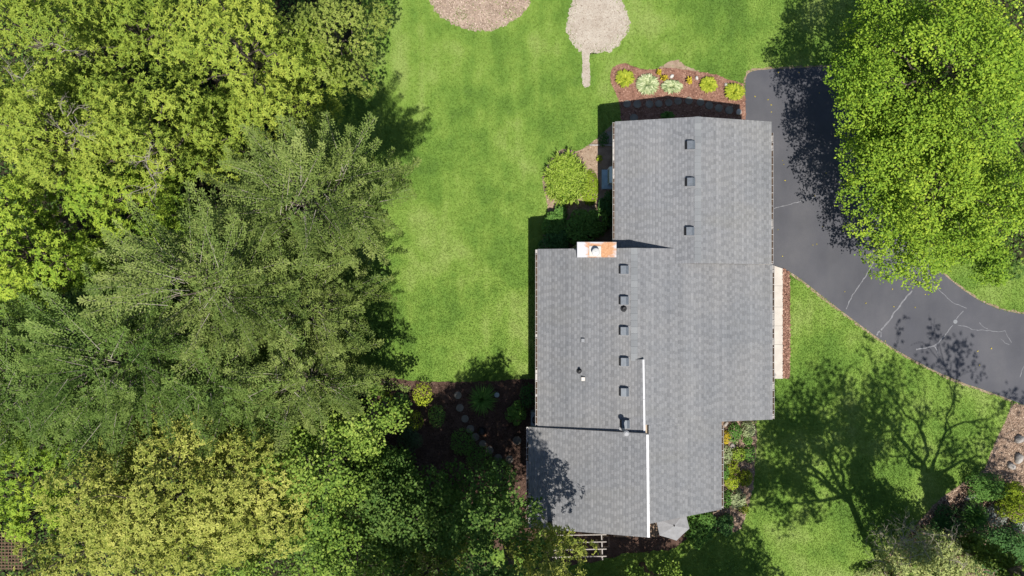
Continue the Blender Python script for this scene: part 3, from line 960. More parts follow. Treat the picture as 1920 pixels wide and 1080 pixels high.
for px, py in ((1170,506),(1170,563.5),(1170,620.5),(1170.5,678),(1170.5,734.5),(1172,794)): box_vent(px, py, KL, AL)

def pipe(px, py, k, a, r, hgt, mat, cap=None, name='plumbing_pipe'):
    x, y, z = onplane(px, py, k, a)
    m = MB(); m.lathe((x, y, z-.1), [(r*2.2, .1), (r*2.2, .125), (r*1.15, .18), (r, .19), (r, .1+hgt), (r*.75, .1+hgt), (r*.72, .1+hgt-.05)], 14)
    o = m.build(name, mat, house)
    if cap:
        c = MB(); c.lathe((x, y, z+hgt), [(r*.7, -.02), (r*.7, .06), (r*1.7, .06), (r*1.7, .10), (r*.9, .16)], 16)
        c.build('pipe_cap', cap, o)
pipe(1169.5, 578.5, KL, AL, .07, .22, M['black'])
pipe(1086, 695.5, KL, AL, .06, .30, M['black'])
pipe(1167, 803, KL, AL, .075, 1.0, M['steel'], M['steel'], 'flue_pipe')
def small_box(px, py, k, a, mat):
    x, y, z = onplane(px, py, k, a)
    m = MB(); m.bevbox(x-.09, x+.09, y-.09, y+.09, z-.05, z+.12, .02); m.build('exhaust_hood', mat, house)
small_box(1092.5, 638, KL, AL, M['ventpan']); small_box(1093, 710, KL, AL, M['cream'])

# chimney
ZC = 5.25
CH_X0, CH_X1 = W(1082, 0, ZC)[0], W(1156, 0, ZC)[0]
CH_Y0, CH_Y1 = W(0, 482.5, ZC)[1], W(0, 453.5, ZC)[1]
M['chase'] = chase_mat()
ch = MB(); ch.box(CH_X0+.06, CH_X1-.06, CH_Y0+.05, CH_Y1-.05, 0, ZC-.07)
cho = ch.build('chimney', M['brickish'], house)
cc = MB(); cc.bevbox(CH_X0, CH_X1, CH_Y0, CH_Y1, ZC-.08, ZC, .012); cc.build('chase_cover', M['chase'], cho)
cx0, cx1 = W(1104.5, 0, ZC)[0], W(1127, 0, ZC)[0]; cy0, cy1 = W(0, 482, ZC)[1], W(0, 461.5, ZC)[1]
pl = MB(); pl.bevbox(cx0, cx1, cy0+.02, cy1, ZC-.002, ZC+.035, .01); pl.build('flue_plate', M['cream'], cho)
fx, fy, _ = W(1117, 472.5, ZC+.25)
fl = MB(); fl.lathe((fx, fy, ZC+.03), [(.125, 0), (.125, .22)], 20); fl.build('flue', M['steel'], cho)
fc = MB(); fc.lathe((fx, fy, ZC+.27), [(.10, -.06), (.10, .0), (.16, .0), (.165, .03), (.10, .055), (.05, .06), (.04, .075), (.01, .08)], 22); fc.build('flue_cap', M['capgrey'], cho)
fr_ = MB(); fr_.lathe((fx, fy, ZC+.262), [(.165, 0), (.178, .0), (.178, .022), (.165, .022)], 22); fr_.build('cap_rim', M['acmetal'], cho)

# ------------------------------------------------------------------ small fixed things round the house
# generator-like unit and pad by the garage wall
x0, x1 = W(1128, 0)[0], W(1159, 0)[0]; y0, y1 = W(0, 355)[1], W(0, 318.5)[1]
pdm = MB(); pdm.bevbox(x0, x1, y0, y1, 0, .08, .02)
tag(pdm.build('equipment_pad', M['bluepad']), 'flat blue-grey pad under the pale utility unit beside garage', 'pad')
un = empty('utility_unit', ((x0+x1)/2+.15, (y0+y1)/2, .08))
tag(un, 'pale grey ribbed utility unit standing on a blue-grey pad beside garage', 'utility unit')
ux0, ux1, uy0, uy1 = x0+.30, x1-.06, y0+.22, y1+.02
b = MB(); prof = [(ux0, .08), (ux1, .08), (ux1, .85), (ux1-.08, .95), (ux0+.14, .95), (ux0, .82)]
b.prism_y(prof, uy0, uy1); b.build('shell', M['unit'], un)
for i in range(8):
    l = MB(); yy = uy0+.06+i*(uy1-uy0-.12)/8
    l.box(ux0-.02, ux0+.01, yy, yy+.05, .2, .7); l.build('vent_slat', M['acmetal'], un)
# slab step and timber edging
s = MB(); sx0, sx1 = W(1137, 0)[0], W(1165, 0)[0]
s.bevbox(sx0, sx1, W(0, 270)[1], W(0, 247)[1], 0, .10, .015)
tag(s.build('door_step', M['stone']), 'grey concrete step in the shade along the garage side', 'step')
s = MB(); s.box(W(1105,0)[0], W(1162,0)[0], W(0,274)[1], W(0,271.5)[1], 0, .12)
tag(s.build('landscape_edging', M['greywood']), 'pale timber edging board running from lawn to garage wall', 'edging')

# AC condenser under the main eave
x0, x1 = W(995, 0)[0], W(1016, 0)[0]; y0, y1 = W(0, 796)[1], W(0, 768)[1]
ac = empty('air_conditioner', ((x0+x1)/2, (y0+y1)/2, 0)); tag(ac, 'dark grey square air conditioner beside the house wall', 'air conditioner')
b = MB(); b.bevbox(x0, x1, y0, y1, 0, .80, .03); b.build('housing', M['acmetal'], ac)
b = MB(); b.lathe(((x0+x1)/2, (y0+y1)/2, .80), [(.25, 0), (.25, .015), (.22, .02)], 20); b.build('fan_grille', M['black'], ac)
for i in range(3):
    b = MB(); t = i*math.pi/3
    c = Vector(((x0+x1)/2, (y0+y1)/2, .83)); d = Vector((math.cos(t), math.sin(t), 0))*.22
    b.bar(c-d, c+d, .02, .01); b.build('grille_bar', M['acmetal'], ac)

# stepping stones
def disc_mesh(r, t, n=22, seed=0):
    rr = random.Random(seed)
    m = MB(); vs = []; 
    rad = [r*(1+rr.uniform(-.02, .02)) for _ in range(n)]
    for z, f in ((0, 1), (t*.7, 1), (t, .94)):
        vs += [(rad[k]*f*math.cos(2*math.pi*k/n), rad[k]*f*math.sin(2*math.pi*k/n), z) for k in range(n)]
    fs = [tuple(range(2*n, 3*n))]
    for i in range(2):
        for k in range(n):
            j = (k+1) % n; fs.append((i*n+k, i*n+j, (i+1)*n+j, (i+1)*n+k))
    m.add(vs, fs); return m
stone_proto = None
ORD = ['first', 'second', 'third', 'fourth', 'fifth', 'sixth', 'seventh', 'eighth', 'ninth', 'tenth', 'last']
def stones(pts, label, group, scale=1.0):
    global stone_proto
    for i, (px, py) in enumerate(pts):
        if stone_proto is None:
            stone_proto = disc_mesh(.205, .045).build('stepping_stone', M['stone']); o = stone_proto
        else:
            o = stone_proto.copy(); COL.objects.link(o)
        x, y, _ = W(px, py); o.location = (x, y, .006)
        sc = scale*random.uniform(.94, 1.06); o.scale = (sc, sc, 1); o.rotation_euler = (0, 0, random.uniform(0, 6))
        tag(o, label[i] if isinstance(label, list) else label, 'stepping stone', group)
stones([(1130+x/6.857, 100+y/6.857) for x, y in ((312,652),(445,655),(598,655),(720,650),(848,637),(967,616),(1107,610),(1255,630),(1368,672),(1490,705),(1625,730))],
       ['%s round stepping stone from the driveway in the shaded garage gable row' % ('farthest' if k == 10 else ORD[k]) for k in range(10, -1, -1)], 'stepping stones along the garage gable')
stones([(1130+400/6.857, 100+832/6.857)], 'single round stepping stone set off the row beside the garage eave', 'stepping stone off the row')
stones([(858.5,741),(862.5,764.5),(872,785),(882,804),(891.5,819),(905,832),(918,844),(934,858),(955,861)],
       ['%s round stepping stone from the lawn in the curving mulch garden path' % ('farthest' if k == 8 else ORD[k]) for k in range(9)], 'stepping stones through the mulch garden')

# garden ornaments
x, y, _ = W(932, 738); m_ = MB(); m_.lathe((x, y, 0), [(.10, 0), (.07, .12), (.05, .3), (.07, .42), (.135, .46), (.125, .475), (.06, .45)], 18)
tag(m_.build('bird_bath', M['paleblue'], smooth=True), 'small pale blue pedestal dish beside the spiky green daylily', 'bird bath')
x, y, _ = W(969.5, 823.5); pot = empty('planter_pot', (x, y, 0)); tag(pot, 'empty round planter pot with a pale rim in deep shade', 'pot')
m_ = MB(); m_.lathe((x, y, 0), [(.13, 0), (.19, .30), (.215, .30), (.215, .36), (.165, .36), (.16, .25)], 24); m_.build('rim', M['pot'], pot)
m_ = MB(); m_.lathe((x, y, .22), [(.15, 0), (.15, .01), (.10, .02)], 18); m_.build('soil', M['mulch_dark'], pot)
x, y, _ = W(904, 807); orn = empty('garden_ornament', (x, y, 0)); tag(orn, 'dark domed garden ornament with an orange pot at its side', 'ornament')
m_ = MB(); m_.lathe((x, y, 0), [(.14, 0), (.20, .10), (.21, .25), (.17, .40), (.09, .48), (.02, .50)], 18); m_.build('dome', M['black'], orn, True)
m_ = MB(); m_.lathe((x+.13, y-.20, 0), [(.06, 0), (.09, .22), (.10, .22), (.10, .26), (.07, .26)], 16); m_.build('side_pot', M['terracotta'], orn, True)

# patio umbrella at the south gable
ZU = 2.35
ux, uy, _ = W(1263.5, 985, ZU)
um = empty('patio_umbrella', (ux, uy, 0)); tag(um, 'grey six-sided patio umbrella open beside the south gable', 'umbrella')
R_ = 33.5*(H-ZU)/F
ang0 = math.radians(-17)
cor = [(ux+R_*math.cos(ang0+i*math.pi/3), uy+R_*math.sin(ang0+i*math.pi/3), ZU-.28) for i in range(6)]
for i in range(6):
    a = Vector(cor[i]); b_ = Vector(cor[(i+1) % 6]); c = Vector((ux, uy, ZU+.06))
    m_ = MB()
    mid = (a+b_)/2*.985 + Vector((ux, uy, ZU-.28))*.015
    ha = (a+c)/2 + Vector((0, 0, .02)); hb = (b_+c)/2 + Vector((0, 0, .02)); hm = (ha+hb)/2 - Vector((0, 0, .03))
    m_.add([a, mid, b_, hb, hm, ha, c], [(0,1,4,5), (1,2,3,4), (5,4,6), (4,3,6)])
    m_.add([a, b_, b_+Vector((0,0,-.10)), a+Vector((0,0,-.10))], [(3,2,1,0)])
    m_.build('canopy_panel', M['canvas'], um)
    m_ = MB(); m_.bar(c-Vector((0,0,.05)), a-Vector((0,0,.02)), .02, .015); m_.build('rib', M['acmetal'], um)
m_ = MB(); m_.tube([(ux, uy, .05), (ux, uy, ZU+.06)], [.022, .022], 10); m_.build('pole', M['acmetal'], um)
m_ = MB(); m_.lathe((ux, uy, ZU+.06), [(.03, -.02), (.035, .03), (.02, .06), (.005, .08)], 10); m_.build('finial', M['black'], um)
m_ = MB(); m_.lathe((ux, uy, 0), [(.25, 0), (.25, .05), (.05, .08), (.035, .25)], 20); m_.build('base', M['stone'], um)

# deck boards under the south gable
dk = empty('deck', W(1200, 975)); tag(dk, 'low brown board deck under the south gable', 'deck')
xx = W(1150, 0)[0]
while xx < W(1232, 0)[0]:
    m_ = MB(); m_.box(xx, xx+.135, W(0, 1005)[1], W(0, 935)[1], .02, .16); m_.build('board', M['deckwood'], dk)
    xx += .145

# pergola south of the house
pg = empty('pergola', W(1105, 1010)); tag(pg, 'weathered pale pergola frame beside the south-west roof corner', 'pergola')
ZP = 2.4
def wp(px, py, z=ZP): return Vector(W(px, py, z))
m_ = MB(); m_.bar(wp(1127, 985), wp(1129.5, 1049), .05, .14); m_.build('beam', M['greywood'], pg)
m_ = MB(); m_.bar(wp(1042, 985), wp(1043, 1049), .05, .14); m_.build('beam', M['greywood'], pg)
for ya, yb in ((1003.5, 1002), (1017.5, 1015.5), (1031, 1029), (1044.5, 1042.5)):
    m_ = MB(); m_.bar(wp(1034, ya, ZP+.12), wp(1137, yb, ZP+.12), .04, .09); m_.build('rafter', M['greywood'], pg)
for px, py in ((1127.3, 996), (1129.3, 1046), (1042.3, 996), (1042.9, 1046)):
    p = wp(px, py); m_ = MB(); m_.box(p.x-.045, p.x+.045, p.y-.045, p.y+.045, 0, ZP-.07); m_.build('post', M['greywood'], pg)
# open wooden frame box next to it
fr = empty('wooden_frame', W(1136, 1016)); tag(fr, 'small tan wooden frame lying open beside the pergola beam', 'frame')
for a, b_ in (((1131,1006),(1141.5,1005)), ((1141.5,1005),(1141.5,1025)), ((1141.5,1025),(1130,1024.5)), ((1130,1024.5),(1131,1006))):
    m_ = MB(); m_.bar(wp(*a, .35), wp(*b_, .35), .05, .10); m_.build('rail', M['deckwood'], fr)
for a in ((1131.5,1007),(1141,1006),(1141,1024.4),(1130.5,1024)):
    p = wp(*a, .3); m_ = MB(); m_.box(p.x-.02, p.x+.02, p.y-.02, p.y+.02, 0, .30); m_.build('leg', M['deckwood'], fr)

# brown lattice at the forest edge
lt = empty('lattice_panel', W(10, 1030)); tag(lt, 'brown wooden lattice panel lying level between the trees', 'lattice')
ZL = 1.6
for i in range(14):
    xa = -40+i*6.2
    m_ = MB(); m_.bar(wp(xa, 998, ZL), wp(xa, 1068, ZL), .045, .02); m_.build('slat', M['lattice'], lt)
for i in range(12):
    ya = 1000+i*6.0
    m_ = MB(); m_.bar(wp(-42, ya, ZL+.021), wp(43, ya, ZL+.021), .045, .02); m_.build('slat', M['lattice'], lt)
for a in ((-40,999),(41,999),(-40,1067),(41,1067)):
    p = wp(*a, ZL); m_ = MB(); m_.box(p.x-.04, p.x+.04, p.y-.04, p.y+.04, 0, ZL-.012); m_.build('post', M['lattice'], lt)

# rocks
def rock(px, py, sx, sy, sz, mat, label, seed, cat='rock', group=None):
    r = np.random.default_rng(seed)
    import bmesh
    bm = bmesh.new(); bmesh.ops.create_icosphere(bm, subdivisions=3, radius=1)
    off = r.normal(0, 1, (6, 3))
    for v in bm.verts:
        c = np.array(v.co); f = 1.0
        for o_ in off:
            o_ = o_/np.linalg.norm(o_)
            f -= .22*max(0, c.dot(o_)-.45)
        f += .05*math.sin(5*c[0]+seed)*math.sin(6*c[1])
        v.co = Vector(c*f)
        v.co = Vector((v.co.x*sx, v.co.y*sy, max(-.25, v.co.z)*sz))
    me = bpy.data.meshes.new('rock'); bm.to_mesh(me); bm.free()
    me.polygons.foreach_set('use_smooth', [True]*len(me.polygons))
    o = link('rock', me, mat); x, y, _ = W(px, py, .1)
    o.location = (x, y, sz*.2+.01); o.rotation_euler = (0, 0, r.uniform(0, 3))
    tag(o, label, cat, group)
rock(1910, 823, .29, .20, .32, M['rock'], 'upright grey boulder in the bark bed nearest the driveway', 1)
rock(1909, 860, .30, .22, .30, M['rock'], 'larger pale boulder of the touching pair in the bark bed', 2)
rock(1896.5, 873.5, .24, .19, .24, M['rock'], 'smaller mauve-grey boulder of the touching pair in the bark bed', 3)
rock(1260.5, 142.5, .13, .10, .12, M['whiterock'], 'white rock between the gold lily and the flower bed edge', 4)
rock(1307, 146, .12, .10, .12, M['whiterock'], 'white rock beside the gold lily towards the lime hosta', 5)
rock(1385.5, 209.5, .17, .15, .16, M['whiterock'], 'large white rock at the driveway corner of the garage', 6)
rock(1362.5, 159, .13, .11, .10, M['whiterock'], 'flat white rock half under the hosta by the driveway', 7)
rock(1374, 838, .22, .16, .14, M['rock'], 'flat pale rock among the perennials below the east eave', 8)
rock(1362, 795, .16, .12, .14, M['rock'], 'pale rock tucked against the house corner in the perennial bed', 9)
rock(1822, 932, .34, .14, .14, M['rock'], 'long flat tan rock above the spiky plant', 10)


# ------------------------------------------------------------------ leaves, trees and shrubs
def unit(a):
    return a / np.maximum(np.linalg.norm(a, axis=-1, keepdims=True), 1e-9)

def leaf_quads(P0, D, Nn, L, Wd, bend=.0):
    """diamond leaves; returns (n*4,3)"""
    D = unit(D); S = unit(np.cross(D, Nn)); Nn = np.cross(S, D)
    L = L[:, None]; Wd = Wd[:, None]
    a = P0
    m = P0 + D*L*.48 + Nn*L*.06
    tip = P0 + D*L - Nn*L*bend
    return np.stack([a, m + S*Wd/2, tip, m - S*Wd/2], 1).reshape(-1, 3)

class Leaves:
    def __init__(s): s.V = []; s.var = []; s.n = 0
    def add(s, V, var4):
        s.V.append(V); s.var.append(var4); s.n += len(V)//4
    def build(s, name, mat, parent):
        V = np.concatenate(s.V); var = np.clip(np.concatenate(s.var), 0, 1)
        o = link(name, mesh_np(name, V, 4, np.arange(len(V)), var), mat, parent)
        return o

def rosettes(lv, r, P0, A, nl, L, Wd, tint, spread=1.0, tipvar=.18, flat=.3):
    """P0 (n,3) twig tips, A axis; nl leaves each"""
    n = len(P0)
    A = unit(A)
    ref = unit(r.normal(0, 1, (n, 3)))
    U = unit(np.cross(A, ref)); Vv = np.cross(A, U)
    for j in range(nl):
        t = 2*np.pi*(j + r.uniform(-.3, .3, n))/nl
        rad = U*np.cos(t)[:, None] + Vv*np.sin(t)[:, None]
        D = rad*spread + A*(flat + r.normal(0, .25, (n, 1)))
        Nn = A + r.normal(0, .25, (n, 3))
        l = L*r.uniform(.5, 1.25, n); w = Wd*r.uniform(.7, 1.25, n)
        V = leaf_quads(P0, D, Nn, l, w, .12)
        c = tint + r.normal(0, .11, n)
        var = np.stack([c-.10, c, c+tipvar, c], 1).ravel()
        lv.add(V, var)

def sprays(lv, tw, r, O, T, ell, tint, L=.135, Wd=.050, nb=14, nl=5):
    """feathery flat sprays: O origin (n,3), T direction, ell length"""
    n = len(O)
    T = unit(T)
    up = np.tile([0, 0, 1.0], (n, 1)) + r.normal(0, .30, (n, 3))
    S = unit(np.cross(T, up)); Nn = np.cross(S, T)
    el = ell[:, None]
    # stem ribbon
    e = O + T*el - Nn*el*.06
    wv = S*.009
    tw.add(np.stack([O-wv, O+wv, e+wv*.3, e-wv*.3], 1).reshape(-1, 3), np.repeat(.5+r.normal(0, .1, n), 4))
    for b in range(nb):
        t = .12 + .88*(b+.5)/nb
        for sd in (-1, 1):
            bo = O + T*el*t - Nn*el*.06*t*t
            bl = (.30*(1-t)**.65*np.minimum(ell, 1.6) + .07)*r.uniform(.65, 1.25, n)
            BD = unit(T*r.uniform(.75, 1.15, (n, 1)) + S*sd*(1-.3*t) + Nn*r.normal(.12, .28, (n, 1)))
            BS = unit(np.cross(BD, Nn))
            for k in range(nl):
                u = (k+.4)/nl
                sd2 = 1 if k % 2 else -1
                p = bo + BD*(bl*u)[:, None]
                D = BD*.8 + BS*sd2*.62 + r.normal(0, .16, (n, 3))
                l = L*r.uniform(.65, 1.2, n); w = Wd*r.uniform(.75, 1.2, n)
                V = leaf_quads(p, D, Nn + r.normal(0, .30, (n, 3)), l, w, .1)
                c = tint + .26*(t-.55) + .10*(u-.5) + r.normal(0, .09, n)
                lv.add(V, np.repeat(c, 4))

def limb(mb, a, b, r0, r1, r, seg=5, sag=.15, sides=5):
    a = Vector(a); b = Vector(b); L = (b-a).length
    pts = []; rad = []
    for i in range(seg+1):
        t = i/seg
        p = a.lerp(b, t)
        p.z += sag*L*math.sin(math.pi*t)*.5
        if 0 < i < seg:
            p += Vector(r.normal(0, .035*L, 3))
        pts.append(p); rad.append(r0+(r1-r0)*t)
    mb.tube(pts, rad, sides, cap=False)
    return pts

def twiggy(mb, r, p, d, L, rad, depth):
    """bare forked twigs"""
    p = Vector(p); d = Vector(d).normalized()
    q = p + d*L + Vector(r.normal(0, .06*L, 3))
    mid = (p+q)/2 + Vector(r.normal(0, .07*L, 3))
    mb.tube([p, mid, q], [rad, rad*.8, rad*.6], 4, cap=False)
    if depth > 0:
        for k in range(int(r.integers(2, 4))):
            nd = (d + Vector(r.normal(0, .55, 3))).normalized()
            start = mid if k == 0 else q
            twiggy(mb, r, start, nd, L*r.uniform(.55, .85), rad*.58, depth-1)

SPEC = {
    'A':  dict(mat='A', ru=.26, nbf=1.55, style='ros', L=.155, W=.052, nl=7, dens=150, bark='bark'),
    'A2': dict(mat='A2', ru=.26, nbf=1.55, style='ros', L=.155, W=.055, nl=7, dens=150, bark='bark'),
    'G':  dict(mat='G', ru=.25, style='ros', L=.10, W=.06, nl=5, dens=250, bark='bark'),
    'B':  dict(mat='B', style='spray', bark='bark', stem='palebark'),
    'B2': dict(mat='B2', style='spray', bark='bark', stem='palebark'),
    'C':  dict(mat='C', ru=.235, style='ros', L=.145, W=.06, nl=6, dens=165, bark='bark', tip=.42),
    'D':  dict(mat='D', ru=.24, style='maple', L=.135, W=.115, nl=4, dens=180, bark='bark'),
    'D2': dict(mat='D2', ru=.27, style='maple', L=.135, W=.115, nl=4, dens=180, bark='bark'),
    'E':  dict(mat='E', ru=.255, nbf=1.25, style='maple', L=.125, W=.085, nl=6, dens=165, bark='bark'),
}

def crown_leaves(lv, tw, r, sp, C, Rad, boughs, lod=1.0):
    for (bc, rb, outd, tint) in boughs:
        st = sp['style']
        od = np.array(outd)
        if st == 'spray':
            n = int(max(4, 4.2*rb*rb*lod + 3))
            base = math.atan2(od[1], od[0])
            th = r.normal(0, .55, n)
            T = np.stack([np.cos(base+th), np.sin(base+th), .22 + .55*max(0, od[2]) + r.normal(0, .20, n)], 1)
            O = np.array(bc) + r.normal(0, .30*rb, (n, 3)) - od*rb*.55
            ell = np.clip(rb*r.uniform(1.3, 2.6, n), .8, 2.7)
            sprays(lv, tw, r, O, T, ell, tint + r.normal(0, .09, n))
            n = int(26*rb*rb)                              # fill below the plumes, shade painted in by a darker tint
            v = unit(r.normal(0, 1, (n, 3)))
            pp = np.array(bc) + v*rb*r.uniform(.3, 1.0, (n, 1)) - np.array([0, 0, .35*rb])
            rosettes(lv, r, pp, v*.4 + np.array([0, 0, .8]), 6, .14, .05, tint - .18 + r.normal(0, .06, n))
        else:
            n = int(sp['dens']*rb*rb*lod)
            v = unit(r.normal(0, 1, (n, 3)) + np.array([0, 0, .55]) + od*.35)
            stretch = np.ones((n, 3)) + 0*v
            rr = rb*np.where(r.random(n) < .8, r.uniform(.82, 1.06, n), r.uniform(.35, .8, n))
            pp = np.array(bc) + v*rr[:, None]*np.array([1.04, 1.04, .92])
            along = (v @ od)[:, None]
            pp += od*np.maximum(along, 0)*rb*.45
            axis = v*.55 + np.array([0, 0, .75]) + r.normal(0, .28, (n, 3))
            tt = tint + .16*(rr/rb-.8) + r.normal(0, .05, n)  # leaves inside a bough get darker tint, standing in for shade
            if st == 'ros':
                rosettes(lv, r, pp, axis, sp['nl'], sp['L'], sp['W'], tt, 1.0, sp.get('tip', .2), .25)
            else:
                for j in range(sp['nl']):
                    P0 = pp + r.normal(0, .085, (n, 3))
                    D = r.normal(0, 1, (n, 3)); D[:, 2] *= .35; D += v*.6
                    V = leaf_quads(P0, D, axis + r.normal(0, .35, (n, 3)), sp['L']*r.uniform(.5, 1.25, n), sp['W']*r.uniform(.65, 1.25, n), .15)
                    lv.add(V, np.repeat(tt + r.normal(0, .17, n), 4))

TREES = []
def tree(name, label, cx, cy, rx, ry, top, spec, seed, low=.34, nb=None, ru=None, lod=1.0, tint=.0, group=None, hc=None, dead=(), gaps=.10, base=None, extra=()):
    """displayed crown centre and radii in photo pixels, top height in metres"""
    r = np.random.default_rng(seed)
    sp = SPEC[spec]
    hc = hc or top*.68
    s = (H-hc)/F
    C = np.array([(cx-960)*s, (540-cy)*s, hc])
    R = np.array([rx*s, ry*s, top-hc]); Rm = (R[0]+R[1])/2
    zlo = hc-top*low
    ru = ru or sp.get('ru', .24)
    nb = nb or int(8 + sp.get('nbf', 2.6 if sp['style'] == 'spray' else 2.0)*R[0]*R[1])
    root = empty(name, (W(*base)[:2] + (0,)) if base else (C[0], C[1], 0)); tag(root, label, 'tree', group)
    boughs = []
    ga = math.pi*(3-math.sqrt(5))
    ph = r.uniform(0, 6.28)
    for i in range(nb):
        z = 1 - (i+.5)/nb*1.42
        rho = math.sqrt(max(0, 1-z*z)); t = ga*i + ph
        d = np.array([rho*math.cos(t), rho*math.sin(t), z]) + r.normal(0, .10, 3)
        d /= np.linalg.norm(d)
        if r.random() < gaps: continue
        u = r.uniform(.40, .90)
        sc = np.array([R[0], R[1], R[2] if d[2] > 0 else zlo])
        rb = Rm*ru*r.uniform(.65, 1.3); rb = min(max(rb, .45), 1.25)
        bc = C + d*sc*u
        od = np.array([d[0], d[1], max(d[2], -.1)*.7]); od /= np.linalg.norm(od)
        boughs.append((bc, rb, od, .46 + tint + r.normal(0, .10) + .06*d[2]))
    for i in range(int(nb*(.25 if sp['style'] == 'spray' else .6))):     # inner layer below the outer boughs, tinted darker to paint shade
        a_ = r.uniform(0, 6.28); q = math.sqrt(r.random())*.8
        d = np.array([math.cos(a_)*q, math.sin(a_)*q, 0])
        bc = C + d*R + np.array([0, 0, r.uniform(-.95, -.30)*R[2]])
        od = np.array([math.cos(a_), math.sin(a_), .3]); od /= np.linalg.norm(od)
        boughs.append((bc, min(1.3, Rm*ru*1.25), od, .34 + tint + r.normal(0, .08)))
    boughs.append((C + np.array([r.normal(0, .2), r.normal(0, .2), R[2]*.55]), min(1.2, Rm*ru*1.2), np.array([.3, .3, .9]), .5 + tint))
    for (ex, ey, eh, er) in extra:
        bc = np.array(W(ex, ey, eh)); od = bc-C; od[2] = 0; od /= np.linalg.norm(od)
        boughs.append((bc, er, od, .50+tint+r.normal(0, .06)))
    lv = Leaves(); tw = Leaves()
    crown_leaves(lv, tw, r, sp, C, R, boughs, lod)
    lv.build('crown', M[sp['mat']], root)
    if tw.n: tw.build('twigs', M[sp.get('stem', sp['bark'])], root)['kind'] = 'stuff'
    mb = MB()
    r0 = .05 + top*.014
    bx, by = (W(*base)[:2] if base else (C[0], C[1]))
    p0 = Vector((bx, by, -.05)); pf = Vector((C[0]+r.normal(0, .2), C[1]+r.normal(0, .2), hc+R[2]*.35))
    tp = []
    for i in range(7):
        t = i/6; p = p0.lerp(pf, t)
        if 0 < i: p += Vector((r.normal(0, .10), r.normal(0, .10), 0))
        tp.append(p)
    mb.tube(tp, [r0*(1.5 if i == 0 else 1-.13*i) for i in range(7)], 8, cap=False)
    mb.build('trunk', M['bark'], root)
    mb = MB()
    for bc, rb, od, ti in boughs:
        zz = min(max(float(bc[2])-np.hypot(bc[0]-C[0], bc[1]-C[1])*.75, top*.22), hc)
        t = zz/(pf.z); a = tp[0].lerp(tp[-1], t)
        L = (Vector(bc)-a).length
        limb(mb, a, bc, .018+.013*L, .012, r, 5, .12)
    mb.build('limbs', M[sp['bark']], root)
    if dead:
        mb = MB()
        for (dx, dy, n, L) in dead:
            dp = np.array(W(dx, dy, hc+R[2]*.80))
            for k in range(n):
                d = Vector((r.normal(0, 1), r.normal(0, 1), r.uniform(-.05, .35)))
                twiggy(mb, r, dp+r.normal(0, .15, 3), d, L*r.uniform(.45, .8), .015, 3)
        mb.build('dead_branches', M['deadwood'], root)['kind'] = 'stuff'
    TREES.append((name, lv.n))
    return root

# --- woodland west of the lawn
tree('boxelder_tree', 'olive-yellow boxelder crown at the outer north-west corner of the woodland', 95, 70, 150, 120, 12.0, 'A', 11)
tree('boxelder_tree', 'shadowed green boxelder between two yellower crowns in the north woodland', 280, 60, 105, 110, 10.0, 'A', 12, tint=-.12)
tree('boxelder_tree', 'dense olive-gold boxelder beside the grey-green tree at the lawn edge', 455, 100, 150, 130, 12.5, 'A', 13, tint=.06)
tree('leafy_tree', 'fine grey-green round tree at the lawn edge opposite the mulch circle', 628, 62, 85, 110, 9.0, 'G', 14)
tree('boxelder_tree', 'boxelder with bare pale twigs showing through at the west of the woodland', 110, 265, 150, 115, 11.5, 'A', 15, dead=((45,150,5,.7),(110,95,4,.6),(125,215,5,.6)), gaps=.16)
tree('boxelder_tree', 'boxelder with a grey dead branch near the feathery elm crown', 285, 270, 130, 115, 11.5, 'A', 16, dead=((285,330,5,.7),(135,255,4,.5),(270,300,4,.5)), gaps=.14)
tree('boxelder_tree', 'golden-tipped boxelder hanging over the large tree shadow on the lawn', 545, 195, 78, 72, 9.5, 'A', 17, tint=.05)
tree('boxelder_tree', 'small shaded boxelder deep in the gap of the north woodland', 400, 250, 70, 70, 8.5, 'A', 18, tint=-.15)
tree('boxelder_tree', 'bright lime boxelder on the west margin beside the elms', 60, 485, 140, 120, 11.5, 'A2', 19, tint=.05)
tree('boxelder_tree', 'bright lime boxelder below the crown with the dead branch', 235, 375, 125, 70, 10.0, 'A2', 20)
tree('elm_tree', 'feathery elm reaching long pointed branches out over the lawn', 592, 385, 165, 105, 12.3, 'B', 21, ru=.34)
tree('elm_tree', 'broad feathery elm in the middle of the woodland', 430, 530, 150, 140, 12.5, 'B', 22, ru=.34)
tree('elm_tree', 'feathery elm overhanging the lawn opposite the house', 578, 572, 100, 115, 10.5, 'B', 23, ru=.34)
tree('elm_tree', 'dusky green elm beside the lime boxelder on the west margin', 260, 660, 150, 130, 12.5, 'B2', 24, ru=.34, tint=.04)
tree('elm_tree', 'dark blue-green elm at the west edge of the woodland', 90, 720, 150, 120, 11.5, 'B2', 25, ru=.34)
tree('elm_tree', 'pale feathery elm beside the dark mulch garden', 572, 702, 112, 92, 10.5, 'B', 26, ru=.34, tint=.06)
tree('elm_tree', 'feathery elm tucked between the broad elm and the cream-tipped oak', 430, 720, 120, 95, 11.0, 'B2', 27, ru=.34, tint=.04)
tree('oak_tree', 'large oak with cream-yellow leaf tips in the south woodland', 330, 935, 215, 150, 11.5, 'C', 28)
tree('oak_tree', 'smaller cream-tipped oak crown against the feathery elms', 440, 825, 75, 60, 10.0, 'C', 29, tint=-.02)
tree('boxelder_tree', 'yellow-green boxelder next to the brown lattice panel', 25, 890, 85, 90, 9.0, 'A2', 30)
tree('maple_tree', 'bright green maple between the cream-tipped oak and the dark maples', 600, 880, 95, 120, 9.5, 'D', 31)
tree('maple_tree', 'small sunlit maple touching the pale feathery elm', 680, 790, 62, 52, 8.6, 'D', 32, tint=.08)
